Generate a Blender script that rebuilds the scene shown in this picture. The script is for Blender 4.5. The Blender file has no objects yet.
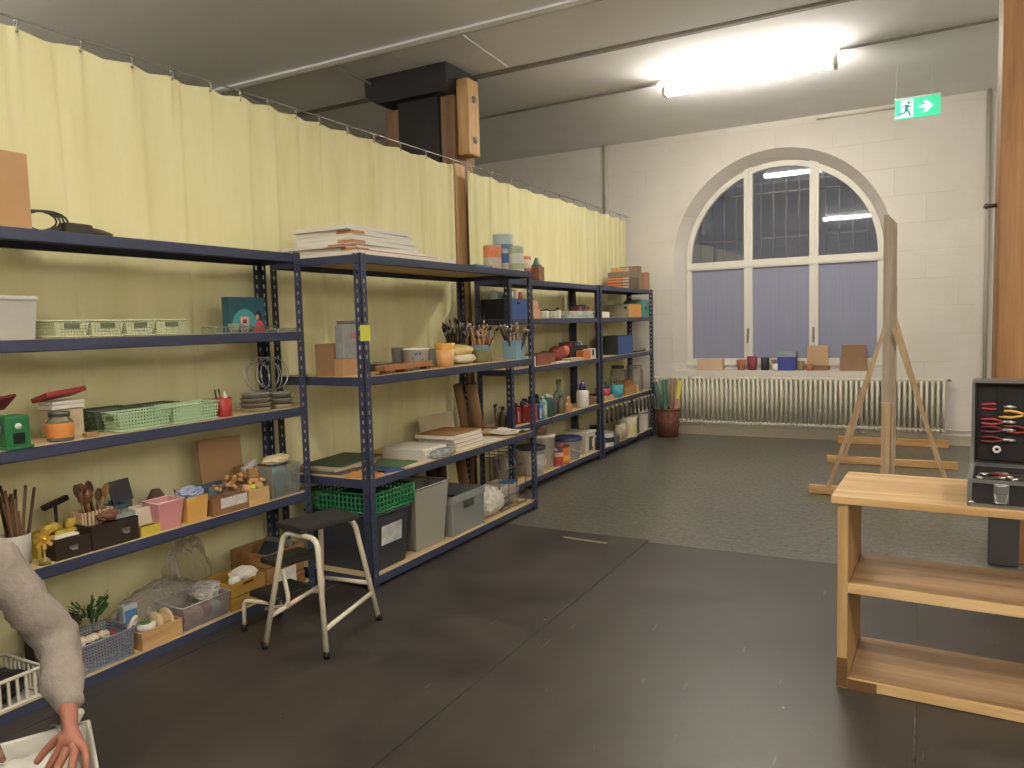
import bpy, bmesh, math, random
from mathutils import Vector, Matrix, Euler
random.seed(7)
PI = math.pi
sc = bpy.context.scene
col = sc.collection
V = Vector

# ------------------------------------------------------------------ colours and materials
def rgb(h):
    h = h.lstrip('#')
    f = lambda c: c / 12.92 if c <= .04045 else ((c + .055) / 1.055) ** 2.4
    c = [f(int(h[i:i + 2], 16) / 255) for i in (0, 2, 4)]; g = .3 * c[0] + .59 * c[1] + .11 * c[2]
    return tuple(x + (g - x) * .1 for x in c) + (1,)      # the photo's colours are a little muted

_m = {}
def nodes_of(m):
    m.use_nodes = True
    nt = m.node_tree
    return nt, nt.nodes, nt.links, nt.nodes['Principled BSDF']

def M(c, rough=.6, var=.12, scale=9., metal=0., bump=0., trans=0., spec=.4, emit=0., stretch=(1, 1, 1), alpha=1.):
    """plain procedural material: base colour broken up by noise"""
    key = (c, rough, var, scale, metal, bump, trans, spec, emit, stretch, alpha)
    if key in _m: return _m[key]
    m = bpy.data.materials.new('mat_' + c.strip('#'))
    nt, N, L, P = nodes_of(m)
    P.inputs['Roughness'].default_value = rough
    P.inputs['Metallic'].default_value = metal
    P.inputs['Transmission Weight'].default_value = trans
    P.inputs['Specular IOR Level'].default_value = spec
    P.inputs['Alpha'].default_value = alpha
    tc = N.new('ShaderNodeTexCoord'); mp = N.new('ShaderNodeMapping'); mp.inputs['Scale'].default_value = stretch
    L.new(tc.outputs['Object'], mp.inputs['Vector'])
    nz = N.new('ShaderNodeTexNoise'); nz.inputs['Scale'].default_value = scale; nz.inputs['Detail'].default_value = 5
    L.new(mp.outputs[0], nz.inputs['Vector'])
    mx = N.new('ShaderNodeMix'); mx.data_type = 'RGBA'
    b = rgb(c)
    mx.inputs['A'].default_value = tuple(x * (1 - var) for x in b[:3]) + (1,)
    mx.inputs['B'].default_value = tuple(min(1, x * (1 + var)) for x in b[:3]) + (1,)
    L.new(nz.outputs['Fac'], mx.inputs['Factor']); L.new(mx.outputs['Result'], P.inputs['Base Color'])
    if emit:
        P.inputs['Emission Color'].default_value = b; P.inputs['Emission Strength'].default_value = emit
    if bump:
        bp = N.new('ShaderNodeBump'); bp.inputs['Strength'].default_value = bump; bp.inputs['Distance'].default_value = .01
        L.new(nz.outputs['Fac'], bp.inputs['Height']); L.new(bp.outputs[0], P.inputs['Normal'])
    _m[key] = m
    return m

def wood(c, c2, axis='y', scale=3., rough=.5, knots=True):
    key = ('wood', c, c2, axis, scale, rough)
    if key in _m: return _m[key]
    m = bpy.data.materials.new('wood'); nt, N, L, P = nodes_of(m)
    P.inputs['Roughness'].default_value = rough; P.inputs['Specular IOR Level'].default_value = .3
    tc = N.new('ShaderNodeTexCoord'); mp = N.new('ShaderNodeMapping')
    s = {'x': (.25, 4, 4), 'y': (4, .25, 4), 'z': (4, 4, .25)}[axis]
    mp.inputs['Scale'].default_value = s; L.new(tc.outputs['Object'], mp.inputs['Vector'])
    n1 = N.new('ShaderNodeTexNoise'); n1.inputs['Scale'].default_value = scale; n1.inputs['Detail'].default_value = 6; n1.inputs['Distortion'].default_value = .6
    L.new(mp.outputs[0], n1.inputs['Vector'])
    n2 = N.new('ShaderNodeTexNoise'); n2.inputs['Scale'].default_value = scale * 9; n2.inputs['Detail'].default_value = 3
    L.new(mp.outputs[0], n2.inputs['Vector'])
    ad = N.new('ShaderNodeMath'); ad.operation = 'MULTIPLY_ADD'; ad.inputs[1].default_value = .35
    L.new(n2.outputs['Fac'], ad.inputs[0]); L.new(n1.outputs['Fac'], ad.inputs[2])
    cr = N.new('ShaderNodeValToRGB'); cr.color_ramp.elements[0].position = .45; cr.color_ramp.elements[1].position = .9
    cr.color_ramp.elements[0].color = rgb(c); cr.color_ramp.elements[1].color = rgb(c2)
    L.new(ad.outputs[0], cr.inputs['Fac'])
    vo = N.new('ShaderNodeTexVoronoi'); vo.inputs['Scale'].default_value = 1.1
    mp2 = N.new('ShaderNodeMapping'); mp2.inputs['Scale'].default_value = tuple(.9 if k < 1 else 2.6 for k in s)
    L.new(tc.outputs['Object'], mp2.inputs['Vector']); L.new(mp2.outputs[0], vo.inputs['Vector'])
    r2 = N.new('ShaderNodeValToRGB'); r2.color_ramp.elements[0].position = .025; r2.color_ramp.elements[1].position = .06
    L.new(vo.outputs['Distance'], r2.inputs['Fac'])
    mx = N.new('ShaderNodeMix'); mx.data_type = 'RGBA'
    d = rgb(c2); mx.inputs['A'].default_value = (d[0] * .4, d[1] * .35, d[2] * .3, 1)
    L.new(r2.outputs['Color'], mx.inputs['Factor']); L.new(cr.outputs['Color'], mx.inputs['B'])
    L.new(mx.outputs['Result'], P.inputs['Base Color'])
    _m[key] = m
    return m

def clear(c='#ffffff', fac=.35, rough=.15, milky=.25):
    """thin clear or milky plastic / glass sheet: partly see-through, with a sheen"""
    key = ('clear', c, fac, rough, milky)
    if key in _m: return _m[key]
    m = bpy.data.materials.new('clear'); nt, N, L, P = nodes_of(m)
    P.inputs['Base Color'].default_value = rgb(c); P.inputs['Roughness'].default_value = rough
    tr = N.new('ShaderNodeBsdfTransparent'); tr.inputs['Color'].default_value = tuple(.5 + .5 * x for x in rgb(c)[:3]) + (1,)
    fr = N.new('ShaderNodeFresnel'); fr.inputs['IOR'].default_value = 1.35
    nz = N.new('ShaderNodeTexNoise'); nz.inputs['Scale'].default_value = 4; nz.inputs['Detail'].default_value = 1
    ma = N.new('ShaderNodeMath'); ma.operation = 'MULTIPLY_ADD'; ma.inputs[1].default_value = milky * .5; ma.inputs[2].default_value = fac * .72 - milky * .25; ma.use_clamp = True
    L.new(nz.outputs['Fac'], ma.inputs[0])
    mxm = N.new('ShaderNodeMath'); mxm.operation = 'MAXIMUM'
    L.new(ma.outputs[0], mxm.inputs[0]); L.new(fr.outputs[0], mxm.inputs[1])
    mx = N.new('ShaderNodeMixShader'); L.new(mxm.outputs[0], mx.inputs[0]); L.new(tr.outputs[0], mx.inputs[1]); L.new(P.outputs[0], mx.inputs[2])
    L.new(mx.outputs[0], N['Material Output'].inputs['Surface'])
    _m[key] = m
    return m

def lattice(c, k=130., thr=.25, rough=.55):
    """woven / perforated plastic: real see-through holes in a diamond pattern"""
    key = ('lat', c, k, thr)
    if key in _m: return _m[key]
    m = bpy.data.materials.new('lattice'); nt, N, L, P = nodes_of(m)
    P.inputs['Base Color'].default_value = rgb(c); P.inputs['Roughness'].default_value = rough
    tc = N.new('ShaderNodeTexCoord'); sp = N.new('ShaderNodeSeparateXYZ'); L.new(tc.outputs['Object'], sp.inputs[0])
    def mth(op, a, b=None):
        n = N.new('ShaderNodeMath'); n.operation = op
        for i, q in enumerate((a, b)):
            if q is None: continue
            if isinstance(q, (int, float)): n.inputs[i].default_value = q
            else: L.new(q, n.inputs[i])
        return n.outputs[0]
    p = mth('ADD', sp.outputs['X'], sp.outputs['Y'])
    a = mth('SINE', mth('MULTIPLY', mth('ADD', p, sp.outputs['Z']), k)); b = mth('SINE', mth('MULTIPLY', mth('SUBTRACT', p, sp.outputs['Z']), k))
    h = mth('GREATER_THAN', mth('MULTIPLY', a, b), thr)
    tr = N.new('ShaderNodeBsdfTransparent'); mx = N.new('ShaderNodeMixShader')
    L.new(h, mx.inputs[0]); L.new(P.outputs[0], mx.inputs[1]); L.new(tr.outputs[0], mx.inputs[2])
    L.new(mx.outputs[0], N['Material Output'].inputs['Surface'])
    _m[key] = m
    return m

def slotted(c):
    """perforated steel angle: rows of real slots along the post"""
    m = bpy.data.materials.new('slotted_steel'); nt, N, L, P = nodes_of(m)
    P.inputs['Base Color'].default_value = rgb(c); P.inputs['Roughness'].default_value = .45
    tc = N.new('ShaderNodeTexCoord'); sp = N.new('ShaderNodeSeparateXYZ'); L.new(tc.outputs['Object'], sp.inputs[0])
    def mth(op, a, b=None):
        n = N.new('ShaderNodeMath'); n.operation = op
        for i, q in enumerate((a, b)):
            if q is None: continue
            if isinstance(q, (int, float)): n.inputs[i].default_value = q
            else: L.new(q, n.inputs[i])
        return n.outputs[0]
    ax = mth('ABSOLUTE', sp.outputs['X']); ay = mth('ABSOLUTE', sp.outputs['Y'])
    w = mth('ABSOLUTE', mth('SUBTRACT', mth('MAXIMUM', ax, ay), .027))
    f = mth('FRACT', mth('MULTIPLY', sp.outputs['Z'], 20.))
    h = mth('MULTIPLY', mth('LESS_THAN', w, .006), mth('MULTIPLY', mth('GREATER_THAN', f, .3), mth('LESS_THAN', f, .72)))
    tr = N.new('ShaderNodeBsdfTransparent'); mx = N.new('ShaderNodeMixShader')
    L.new(h, mx.inputs[0]); L.new(P.outputs[0], mx.inputs[1]); L.new(tr.outputs[0], mx.inputs[2])
    L.new(mx.outputs[0], N['Material Output'].inputs['Surface'])
    return m

def emis(c, s):
    key = ('em', c, s)
    if key in _m: return _m[key]
    m = bpy.data.materials.new('glow'); nt, N, L, P = nodes_of(m)
    P.inputs['Base Color'].default_value = rgb(c); P.inputs['Emission Color'].default_value = rgb(c); P.inputs['Emission Strength'].default_value = s
    _m[key] = m
    return m

# ------------------------------------------------------------------ mesh building
class MB:
    def __init__(s): s.bm = bmesh.new(); s.T = Matrix.Identity(4)
    def _v(s, p): return s.bm.verts.new(s.T @ V(p))
    def box(s, x0, x1, y0, y1, z0, z1, bev=0., taper=0.):
        t = taper
        vs = [s._v(p) for p in ((x0 + t, y0 + t, z0), (x1 - t, y0 + t, z0), (x1 - t, y1 - t, z0), (x0 + t, y1 - t, z0), (x0, y0, z1), (x1, y0, z1), (x1, y1, z1), (x0, y1, z1))]
        fs = [s.bm.faces.new([vs[i] for i in q]) for q in ((3, 2, 1, 0), (4, 5, 6, 7), (0, 1, 5, 4), (1, 2, 6, 5), (2, 3, 7, 6), (3, 0, 4, 7))]
        if bev:
            es = list({e for f in fs for e in f.edges})
            bmesh.ops.bevel(s.bm, geom=es, offset=bev, segments=2, affect='EDGES', profile=.6)
        return s
    def cbox(s, c, d, rot=None, bev=0.):
        old = s.T
        s.T = old @ Matrix.Translation(c) @ (Euler(rot).to_matrix().to_4x4() if rot else Matrix.Identity(4))
        s.box(-d[0] / 2, d[0] / 2, -d[1] / 2, d[1] / 2, -d[2] / 2, d[2] / 2, bev); s.T = old
        return s
    def lathe(s, prof, n=20, c=(0, 0, 0), axis=None):
        """prof: list of (r, z); closed at the ends when r == 0"""
        old = s.T
        s.T = old @ Matrix.Translation(c) @ (axis.to_4x4() if axis else Matrix.Identity(4))
        rings = []
        for r, z in prof:
            if r < 1e-6: rings.append([s._v((0, 0, z))])
            else: rings.append([s._v((r * math.cos(2 * PI * k / n), r * math.sin(2 * PI * k / n), z)) for k in range(n)])
        for a, b in zip(rings, rings[1:]):
            for k in range(n):
                j = (k + 1) % n
                if len(a) == 1 and len(b) == 1: continue
                if len(a) == 1: f = (a[0], b[j], b[k])[::-1]
                elif len(b) == 1: f = (a[k], a[j], b[0])
                else: f = (a[k], a[j], b[j], b[k])
                fc = s.bm.faces.new(f); fc.smooth = True
        s.T = old
        return s
    def tube(s, pts, r, n=8, closed=False, caps=True):
        pts = [V(p) for p in pts]; m = len(pts); rs = r if isinstance(r, (list, tuple)) else [r] * m
        rings = []; ref = None
        for i, p in enumerate(pts):
            if closed: t = (pts[(i + 1) % m] - pts[i - 1])
            else: t = pts[min(i + 1, m - 1)] - pts[max(i - 1, 0)]
            t.normalize()
            if ref is None: ref = t.orthogonal().normalized()
            ref = (ref - t * ref.dot(t)).normalized(); b = t.cross(ref)
            rings.append([s._v(p + (ref * math.cos(2 * PI * k / n) + b * math.sin(2 * PI * k / n)) * rs[i]) for k in range(n)])
        prs = list(zip(rings, rings[1:])) + ([(rings[-1], rings[0])] if closed else [])
        for a, b in prs:
            for k in range(n):
                f = s.bm.faces.new((a[k], a[(k + 1) % n], b[(k + 1) % n], b[k])); f.smooth = True
        if caps and not closed:
            s.bm.faces.new(rings[0][::-1]); s.bm.faces.new(rings[-1])
        return s
    def bar(s, a, b, w, t, up=(0, 0, 1)):
        """rectangular bar from a to b: width w across up x dir, thickness t along up"""
        a, b = V(a), V(b); d = (b - a).normalized(); u = V(up); u = (u - d * u.dot(d)).normalized(); q = d.cross(u)
        vs = [s._v(p + q * i * w / 2 + u * j * t / 2) for p in (a, b) for i, j in ((-1, -1), (1, -1), (1, 1), (-1, 1))]
        for f in ((3, 2, 1, 0), (4, 5, 6, 7), (0, 1, 5, 4), (1, 2, 6, 5), (2, 3, 7, 6), (3, 0, 4, 7)): s.bm.faces.new([vs[i] for i in f])
        return s
    def prism(s, poly, y0, y1, plane='xz'):
        mk = {'xz': lambda p, q: (p[0], q, p[1]), 'yz': lambda p, q: (q, p[0], p[1]), 'xy': lambda p, q: (p[0], p[1], q)}[plane]
        a = [s._v(mk(p, y0)) for p in poly]; b = [s._v(mk(p, y1)) for p in poly]; n = len(poly)
        s.bm.faces.new(a); s.bm.faces.new(b[::-1])
        for k in range(n): s.bm.faces.new((a[k], b[k], b[(k + 1) % n], a[(k + 1) % n]))
        return s
    def ball(s, c, r, sub=2, sq=(1, 1, 1)):
        old = s.T; s.T = old @ Matrix.Translation(c) @ Matrix.Diagonal((*sq, 1))
        g = bmesh.ops.create_icosphere(s.bm, subdivisions=sub, radius=r, matrix=s.T)
        for v in g['verts']:
            for f in v.link_faces: f.smooth = True
        s.T = old
        return s
    def lump(s, c, d, seed=0, amp=.25, sub=3, flat=0., fq=1.):
        """crumpled heap"""
        rnd = random.Random(seed); ph = [(rnd.uniform(0, 6), rnd.uniform(3, 9) * fq, V((rnd.uniform(-1, 1), rnd.uniform(-1, 1), rnd.uniform(-1, 1))).normalized()) for _ in range(9)]
        g = bmesh.ops.create_icosphere(s.bm, subdivisions=sub, radius=1)
        for v in g['verts']:
            p = v.co.copy(); k = 1 + amp * sum(abs(math.sin(q[0] + q[1] * p.dot(q[2]))) - .5 for q in ph) / 3.
            z = max(p.z * k, -flat) if flat else p.z * k
            v.co = s.T @ (V(c) + V((p.x * k * d[0] / 2, p.y * k * d[1] / 2, z * d[2] / 2)))
        return s
    def tray(s, x0, x1, y0, y1, z0, z1, t=.004, taper=0.):
        """open-topped container: four walls and a bottom, as one shell"""
        tp = taper
        o = [(x0, y0), (x1, y0), (x1, y1), (x0, y1)]
        def ring(dx, z): return [s._v((x + (dx if x == x0 else -dx), y + (dx if y == y0 else -dx), z)) for x, y in o]
        a = ring(tp, z0); b = ring(0, z1); c = ring(t, z1); d = ring(tp + t, z0 + t)
        s.bm.faces.new(a[::-1])
        for p, q in ((a, b), (b, c), (c, d)):
            for k in range(4): s.bm.faces.new((p[k], p[(k + 1) % 4], q[(k + 1) % 4], q[k]))
        s.bm.faces.new(d)
        return s
    def build(s, name, mat, parent=None, smooth=False, loc=None, rot=None):
        me = bpy.data.meshes.new(name)
        bmesh.ops.recalc_face_normals(s.bm, faces=s.bm.faces)
        if smooth:
            for f in s.bm.faces: f.smooth = True
        s.bm.to_mesh(me); s.bm.free(); me.materials.append(mat)
        o = bpy.data.objects.new(name, me); col.objects.link(o)
        if parent: o.parent = parent
        if loc: o.location = loc
        if rot: o.rotation_euler = rot
        return o

def tag(o, label, cat, group=None, kind=None):
    o['label'] = label; o['category'] = cat
    if group: o['group'] = group
    if kind: o['kind'] = kind
    return o
def thing(name, label, cat, loc=(0, 0, 0), rz=0., group=None, rot=None):
    o = bpy.data.objects.new(name, None); o.empty_display_size = .05; col.objects.link(o); o.location = loc; o.rotation_euler = rot or (0, 0, rz)
    return tag(o, label, cat, group)
def dup(root, loc=None, rot=None, label=None, group=None):
    r = root.copy(); col.objects.link(r)
    if loc is not None: r.location = loc
    if rot is not None: r.rotation_euler = rot
    if label: r['label'] = label
    if group: r['group'] = group
    for ch in list(root.children):
        c = ch.copy(); col.objects.link(c); c.parent = r
        for g in list(ch.children):
            d = g.copy(); col.objects.link(d); d.parent = c
    return r
def struct(mb, name, mat):
    o = mb.build(name, mat); o['kind'] = 'structure'; return o
# ------------------------------------------------------------------ camera (phone held about 1.42 m up, turned toward the shelves)
def cam():
    y, p, r = (math.radians(a) for a in (-28.6405, -4.4778, -1.6027))
    F = V((math.sin(y) * math.cos(p), math.cos(y) * math.cos(p), math.sin(p))); R = V((math.cos(y), -math.sin(y), 0)); U = R.cross(F)
    R2 = R * math.cos(r) + U * math.sin(r); U2 = U * math.cos(r) - R * math.sin(r)
    cd = bpy.data.cameras.new('camera'); cd.sensor_width = 36; cd.lens = 756.957 / 1024 * 36; cd.clip_start = .05
    c = bpy.data.objects.new('camera', cd); col.objects.link(c)
    m = Matrix((R2, U2, -F)).transposed().to_4x4(); m.translation = V((0, 0, 1.4246)); c.matrix_world = m
    sc.camera = c
cam()
CEIL = 3.68; YW = 9.34

# ------------------------------------------------------------------ setting materials
def floor_mat():
    m = bpy.data.materials.new('speckled_floor'); nt, N, L, P = nodes_of(m)
    tc = N.new('ShaderNodeTexCoord')
    n1 = N.new('ShaderNodeTexNoise'); n1.inputs['Scale'].default_value = 26; n1.inputs['Detail'].default_value = 8; n1.inputs['Roughness'].default_value = .75
    n2 = N.new('ShaderNodeTexNoise'); n2.inputs['Scale'].default_value = 1.3; n2.inputs['Detail'].default_value = 3
    for n in (n1, n2): L.new(tc.outputs['Object'], n.inputs['Vector'])
    cr = N.new('ShaderNodeValToRGB'); e = cr.color_ramp.elements
    e[0].position = .36; e[0].color = rgb('#3a3932'); e[1].position = .68; e[1].color = rgb('#8e8b7d')
    L.new(n1.outputs['Fac'], cr.inputs['Fac'])
    mx = N.new('ShaderNodeMix'); mx.data_type = 'RGBA'; mx.blend_type = 'MULTIPLY'; mx.inputs['Factor'].default_value = .5
    L.new(cr.outputs['Color'], mx.inputs['A']); L.new(n2.outputs['Color'], mx.inputs['B'])
    cr2 = N.new('ShaderNodeValToRGB'); cr2.color_ramp.elements[0].color = (.45, .45, .45, 1); cr2.color_ramp.elements[0].position = .3
    L.new(n2.outputs['Fac'], cr2.inputs['Fac']); L.new(cr2.outputs['Color'], mx.inputs['B'])
    L.new(mx.outputs['Result'], P.inputs['Base Color']); P.inputs['Roughness'].default_value = .3; P.inputs['Specular IOR Level'].default_value = .6
    bp = N.new('ShaderNodeBump'); bp.inputs['Strength'].default_value = .04; bp.inputs['Distance'].default_value = .002
    L.new(n1.outputs['Fac'], bp.inputs['Height']); L.new(bp.outputs[0], P.inputs['Normal'])
    return m
def rubber_mat_m():
    m = bpy.data.materials.new('worn_rubber'); nt, N, L, P = nodes_of(m)
    tc = N.new('ShaderNodeTexCoord')
    n1 = N.new('ShaderNodeTexNoise'); n1.inputs['Scale'].default_value = 2.2; n1.inputs['Detail'].default_value = 9; n1.inputs['Roughness'].default_value = .65
    n2 = N.new('ShaderNodeTexVoronoi'); n2.inputs['Scale'].default_value = 4.5
    mp = N.new('ShaderNodeMapping'); mp.inputs['Scale'].default_value = (9, 1.2, 1); mp.inputs['Rotation'].default_value = (0, 0, .5)
    n3 = N.new('ShaderNodeTexNoise'); n3.inputs['Scale'].default_value = 3; n3.inputs['Detail'].default_value = 5
    L.new(tc.outputs['Object'], n1.inputs['Vector']); L.new(tc.outputs['Object'], n2.inputs['Vector']); L.new(tc.outputs['Object'], mp.inputs['Vector']); L.new(mp.outputs[0], n3.inputs['Vector'])
    cr = N.new('ShaderNodeValToRGB'); e = cr.color_ramp.elements
    e[0].position = .3; e[0].color = rgb('#2e2925'); e[1].position = .75; e[1].color = rgb('#4a433c')
    L.new(n1.outputs['Fac'], cr.inputs['Fac'])
    sp = N.new('ShaderNodeMath'); sp.operation = 'LESS_THAN'; sp.inputs[1].default_value = .028; L.new(n2.outputs['Distance'], sp.inputs[0])
    scr = N.new('ShaderNodeMath'); scr.operation = 'GREATER_THAN'; scr.inputs[1].default_value = .715; L.new(n3.outputs['Fac'], scr.inputs[0])
    s2 = N.new('ShaderNodeMath'); s2.operation = 'MULTIPLY'; s2.inputs[1].default_value = .25; L.new(scr.outputs[0], s2.inputs[0])
    mxx = N.new('ShaderNodeMath'); mxx.operation = 'MAXIMUM'; L.new(sp.outputs[0], mxx.inputs[0]); L.new(s2.outputs[0], mxx.inputs[1])
    mx = N.new('ShaderNodeMix'); mx.data_type = 'RGBA'; mx.inputs['B'].default_value = rgb('#8d8880')
    L.new(mxx.outputs[0], mx.inputs['Factor']); L.new(cr.outputs['Color'], mx.inputs['A'])
    L.new(mx.outputs['Result'], P.inputs['Base Color'])
    rr = N.new('ShaderNodeMapRange'); rr.inputs['To Min'].default_value = .3; rr.inputs['To Max'].default_value = .55
    L.new(n1.outputs['Fac'], rr.inputs['Value']); L.new(rr.outputs[0], P.inputs['Roughness'])
    bp = N.new('ShaderNodeBump'); bp.inputs['Strength'].default_value = .12; bp.inputs['Distance'].default_value = .004
    L.new(n1.outputs['Fac'], bp.inputs['Height']); L.new(bp.outputs[0], P.inputs['Normal'])
    return m
def block_wall_m():
    m = bpy.data.materials.new('painted_block_wall'); nt, N, L, P = nodes_of(m)
    tc = N.new('ShaderNodeTexCoord'); mp = N.new('ShaderNodeMapping'); mp.inputs['Rotation'].default_value = (PI / 2, 0, 0)
    L.new(tc.outputs['Object'], mp.inputs['Vector'])
    bk = N.new('ShaderNodeTexBrick'); bk.inputs['Scale'].default_value = 1.; bk.inputs['Brick Width'].default_value = .62; bk.inputs['Row Height'].default_value = .3
    bk.inputs['Mortar Size'].default_value = .006; bk.inputs['Mortar Smooth'].default_value = .6
    bk.inputs['Color1'].default_value = rgb('#d4cfc6'); bk.inputs['Color2'].default_value = rgb('#cfc9be'); bk.inputs['Mortar'].default_value = rgb('#c5beb2')
    L.new(mp.outputs[0], bk.inputs['Vector'])
    n = N.new('ShaderNodeTexNoise'); n.inputs['Scale'].default_value = 2.3; n.inputs['Detail'].default_value = 8
    L.new(tc.outputs['Object'], n.inputs['Vector'])
    cr = N.new('ShaderNodeValToRGB'); cr.color_ramp.elements[0].position = .3; cr.color_ramp.elements[1].position = .6
    cr.color_ramp.elements[0].color = rgb('#d5d0c8'); cr.color_ramp.elements[1].color = rgb('#d0cac0')
    L.new(n.outputs['Fac'], cr.inputs['Fac'])
    mr = N.new('ShaderNodeMapRange'); mr.inputs['From Min'].default_value = .45; mr.inputs['From Max'].default_value = .62; L.new(n.outputs['Fac'], mr.inputs['Value'])
    mx = N.new('ShaderNodeMix'); mx.data_type = 'RGBA'
    L.new(mr.outputs[0], mx.inputs['Factor']); L.new(cr.outputs['Color'], mx.inputs['A']); L.new(bk.outputs['Color'], mx.inputs['B'])
    L.new(mx.outputs['Result'], P.inputs['Base Color']); P.inputs['Roughness'].default_value = .8
    n3 = N.new('ShaderNodeTexNoise'); n3.inputs['Scale'].default_value = 30; n3.inputs['Detail'].default_value = 4; L.new(tc.outputs['Object'], n3.inputs['Vector'])
    b2 = N.new('ShaderNodeBump'); b2.inputs['Strength'].default_value = .25; b2.inputs['Distance'].default_value = .006; L.new(n3.outputs['Fac'], b2.inputs['Height'])
    bp = N.new('ShaderNodeBump'); bp.inputs['Strength'].default_value = .16; bp.inputs['Distance'].default_value = .006; bp.invert = True
    L.new(bk.outputs['Fac'], bp.inputs['Height']); L.new(b2.outputs[0], bp.inputs['Normal']); L.new(bp.outputs[0], P.inputs['Normal'])
    return m
CREAM = M('#d5cebd', .8, .04, 3., bump=.15)
CEILM = M('#eeeef0', .85, .06, 2., bump=.1)
FRAMEW = M('#d6d3c8', .45, .03, 5.)
NAVY = M('#363d56', .4, .1, 6.)
NAVYS = slotted('#363d56')
CHIP = M('#c3a877', .75, .2, 45.)
PINE = {a: wood('#d9b173', '#a9763a', a) for a in 'xyz'}
PALE = {a: wood('#cfb38c', '#a98b62', a) for a in 'xyz'}
OLD = {a: wood('#94714f', '#6b4c33', a) for a in 'xyz'}
GREYW = {a: wood('#b7a893', '#94836c', a) for a in 'xyz'}
STEEL = M('#b9b9b4', .28, .1, 10., metal=1.)
ALU = M('#a9a9a4', .38, .1, 10., metal=1.)
BLACK = M('#1b1a1a', .5, .2, 8.)
CREAMP = M('#d8cfb4', .35, .06, 6.)
CARD = M('#b48a5c', .8, .1, 7.)
CARD2 = M('#96714b', .8, .1, 7.)
PAPER = M('#e2ddcf', .75, .04, 8.)

# ------------------------------------------------------------------ room shell
XL, XR, YF = -7.2, 4.2, -6.5
struct(MB().box(XL, XR, YF, YW, -.1, 0), 'floor', floor_mat())
struct(MB().box(XL, XR, YF, YW + .5, CEIL, CEIL + .1), 'ceiling', CEILM)
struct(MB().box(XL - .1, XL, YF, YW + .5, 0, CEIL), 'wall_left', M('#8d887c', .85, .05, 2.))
struct(MB().box(XR, XR + .1, YF, YW + .5, 0, CEIL), 'wall_right', CREAM)
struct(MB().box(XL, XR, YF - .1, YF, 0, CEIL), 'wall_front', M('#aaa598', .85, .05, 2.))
# end wall with the arched, splayed opening
CX, ZS, RO, RI = -1.535, 2.15, 1.225, 1.125
def arch(r, z0, n=40):
    return [(CX - r, z0)] + [(CX - r * math.cos(PI * k / n), ZS + r * math.sin(PI * k / n)) for k in range(n + 1)] + [(CX + r, z0)]
b = MB()
oa = arch(RO, .79); ia = arch(RI, .80)
def q(*ps): b.bm.faces.new([b._v(p) for p in ps])
y0 = YW
q((XL, y0, 0), (XL, y0, CEIL), (CX - RO, y0, CEIL), (CX - RO, y0, 0))
q((CX + RO, y0, 0), (CX + RO, y0, CEIL), (XR, y0, CEIL), (XR, y0, 0))
q((CX - RO, y0, 0), (CX - RO, y0, .79), (CX + RO, y0, .79), (CX + RO, y0, 0))
for (xa, za), (xb, zb) in zip(oa[1:-1], oa[2:-1]): q((xa, y0, za), (xa, y0, CEIL), (xb, y0, CEIL), (xb, y0, zb))
y1 = 9.6
for (a, c), (a2, c2) in zip(zip(oa, ia), zip(oa[1:], ia[1:])):
    q((a[0], y0, a[1]), (c[0], y1, c[1]), (c2[0], y1, c2[1]), (a2[0], y0, a2[1]))
    q((c[0], y1, c[1]), (c[0], y1 + .2, c[1]), (c2[0], y1 + .2, c2[1]), (c2[0], y1, c2[1]))
q((CX - RO, y0, .79), (CX - RI, y1, .80), (CX + RI, y1, .80), (CX + RO, y0, .79))
q((CX - RI, y1, .80), (CX - RI, y1 + .2, .80), (CX + RI, y1 + .2, .80), (CX + RI, y1, .80))
bmesh.ops.remove_doubles(b.bm, verts=b.bm.verts, dist=1e-5)
struct(b, 'wall_back', block_wall_m())
struct(MB().box(XL, XR, 9.322, YW - .001, 0, .11), 'baseboard_back', M('#b7ad98', .8, .08, 4.))
# shallow ceiling beam behind the capital
struct(MB().box(XL, XR, 5.05, 5.92, 3.635, CEIL), 'ceiling_beam', M('#e9e9eb', .85, .05, 2.))

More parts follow.
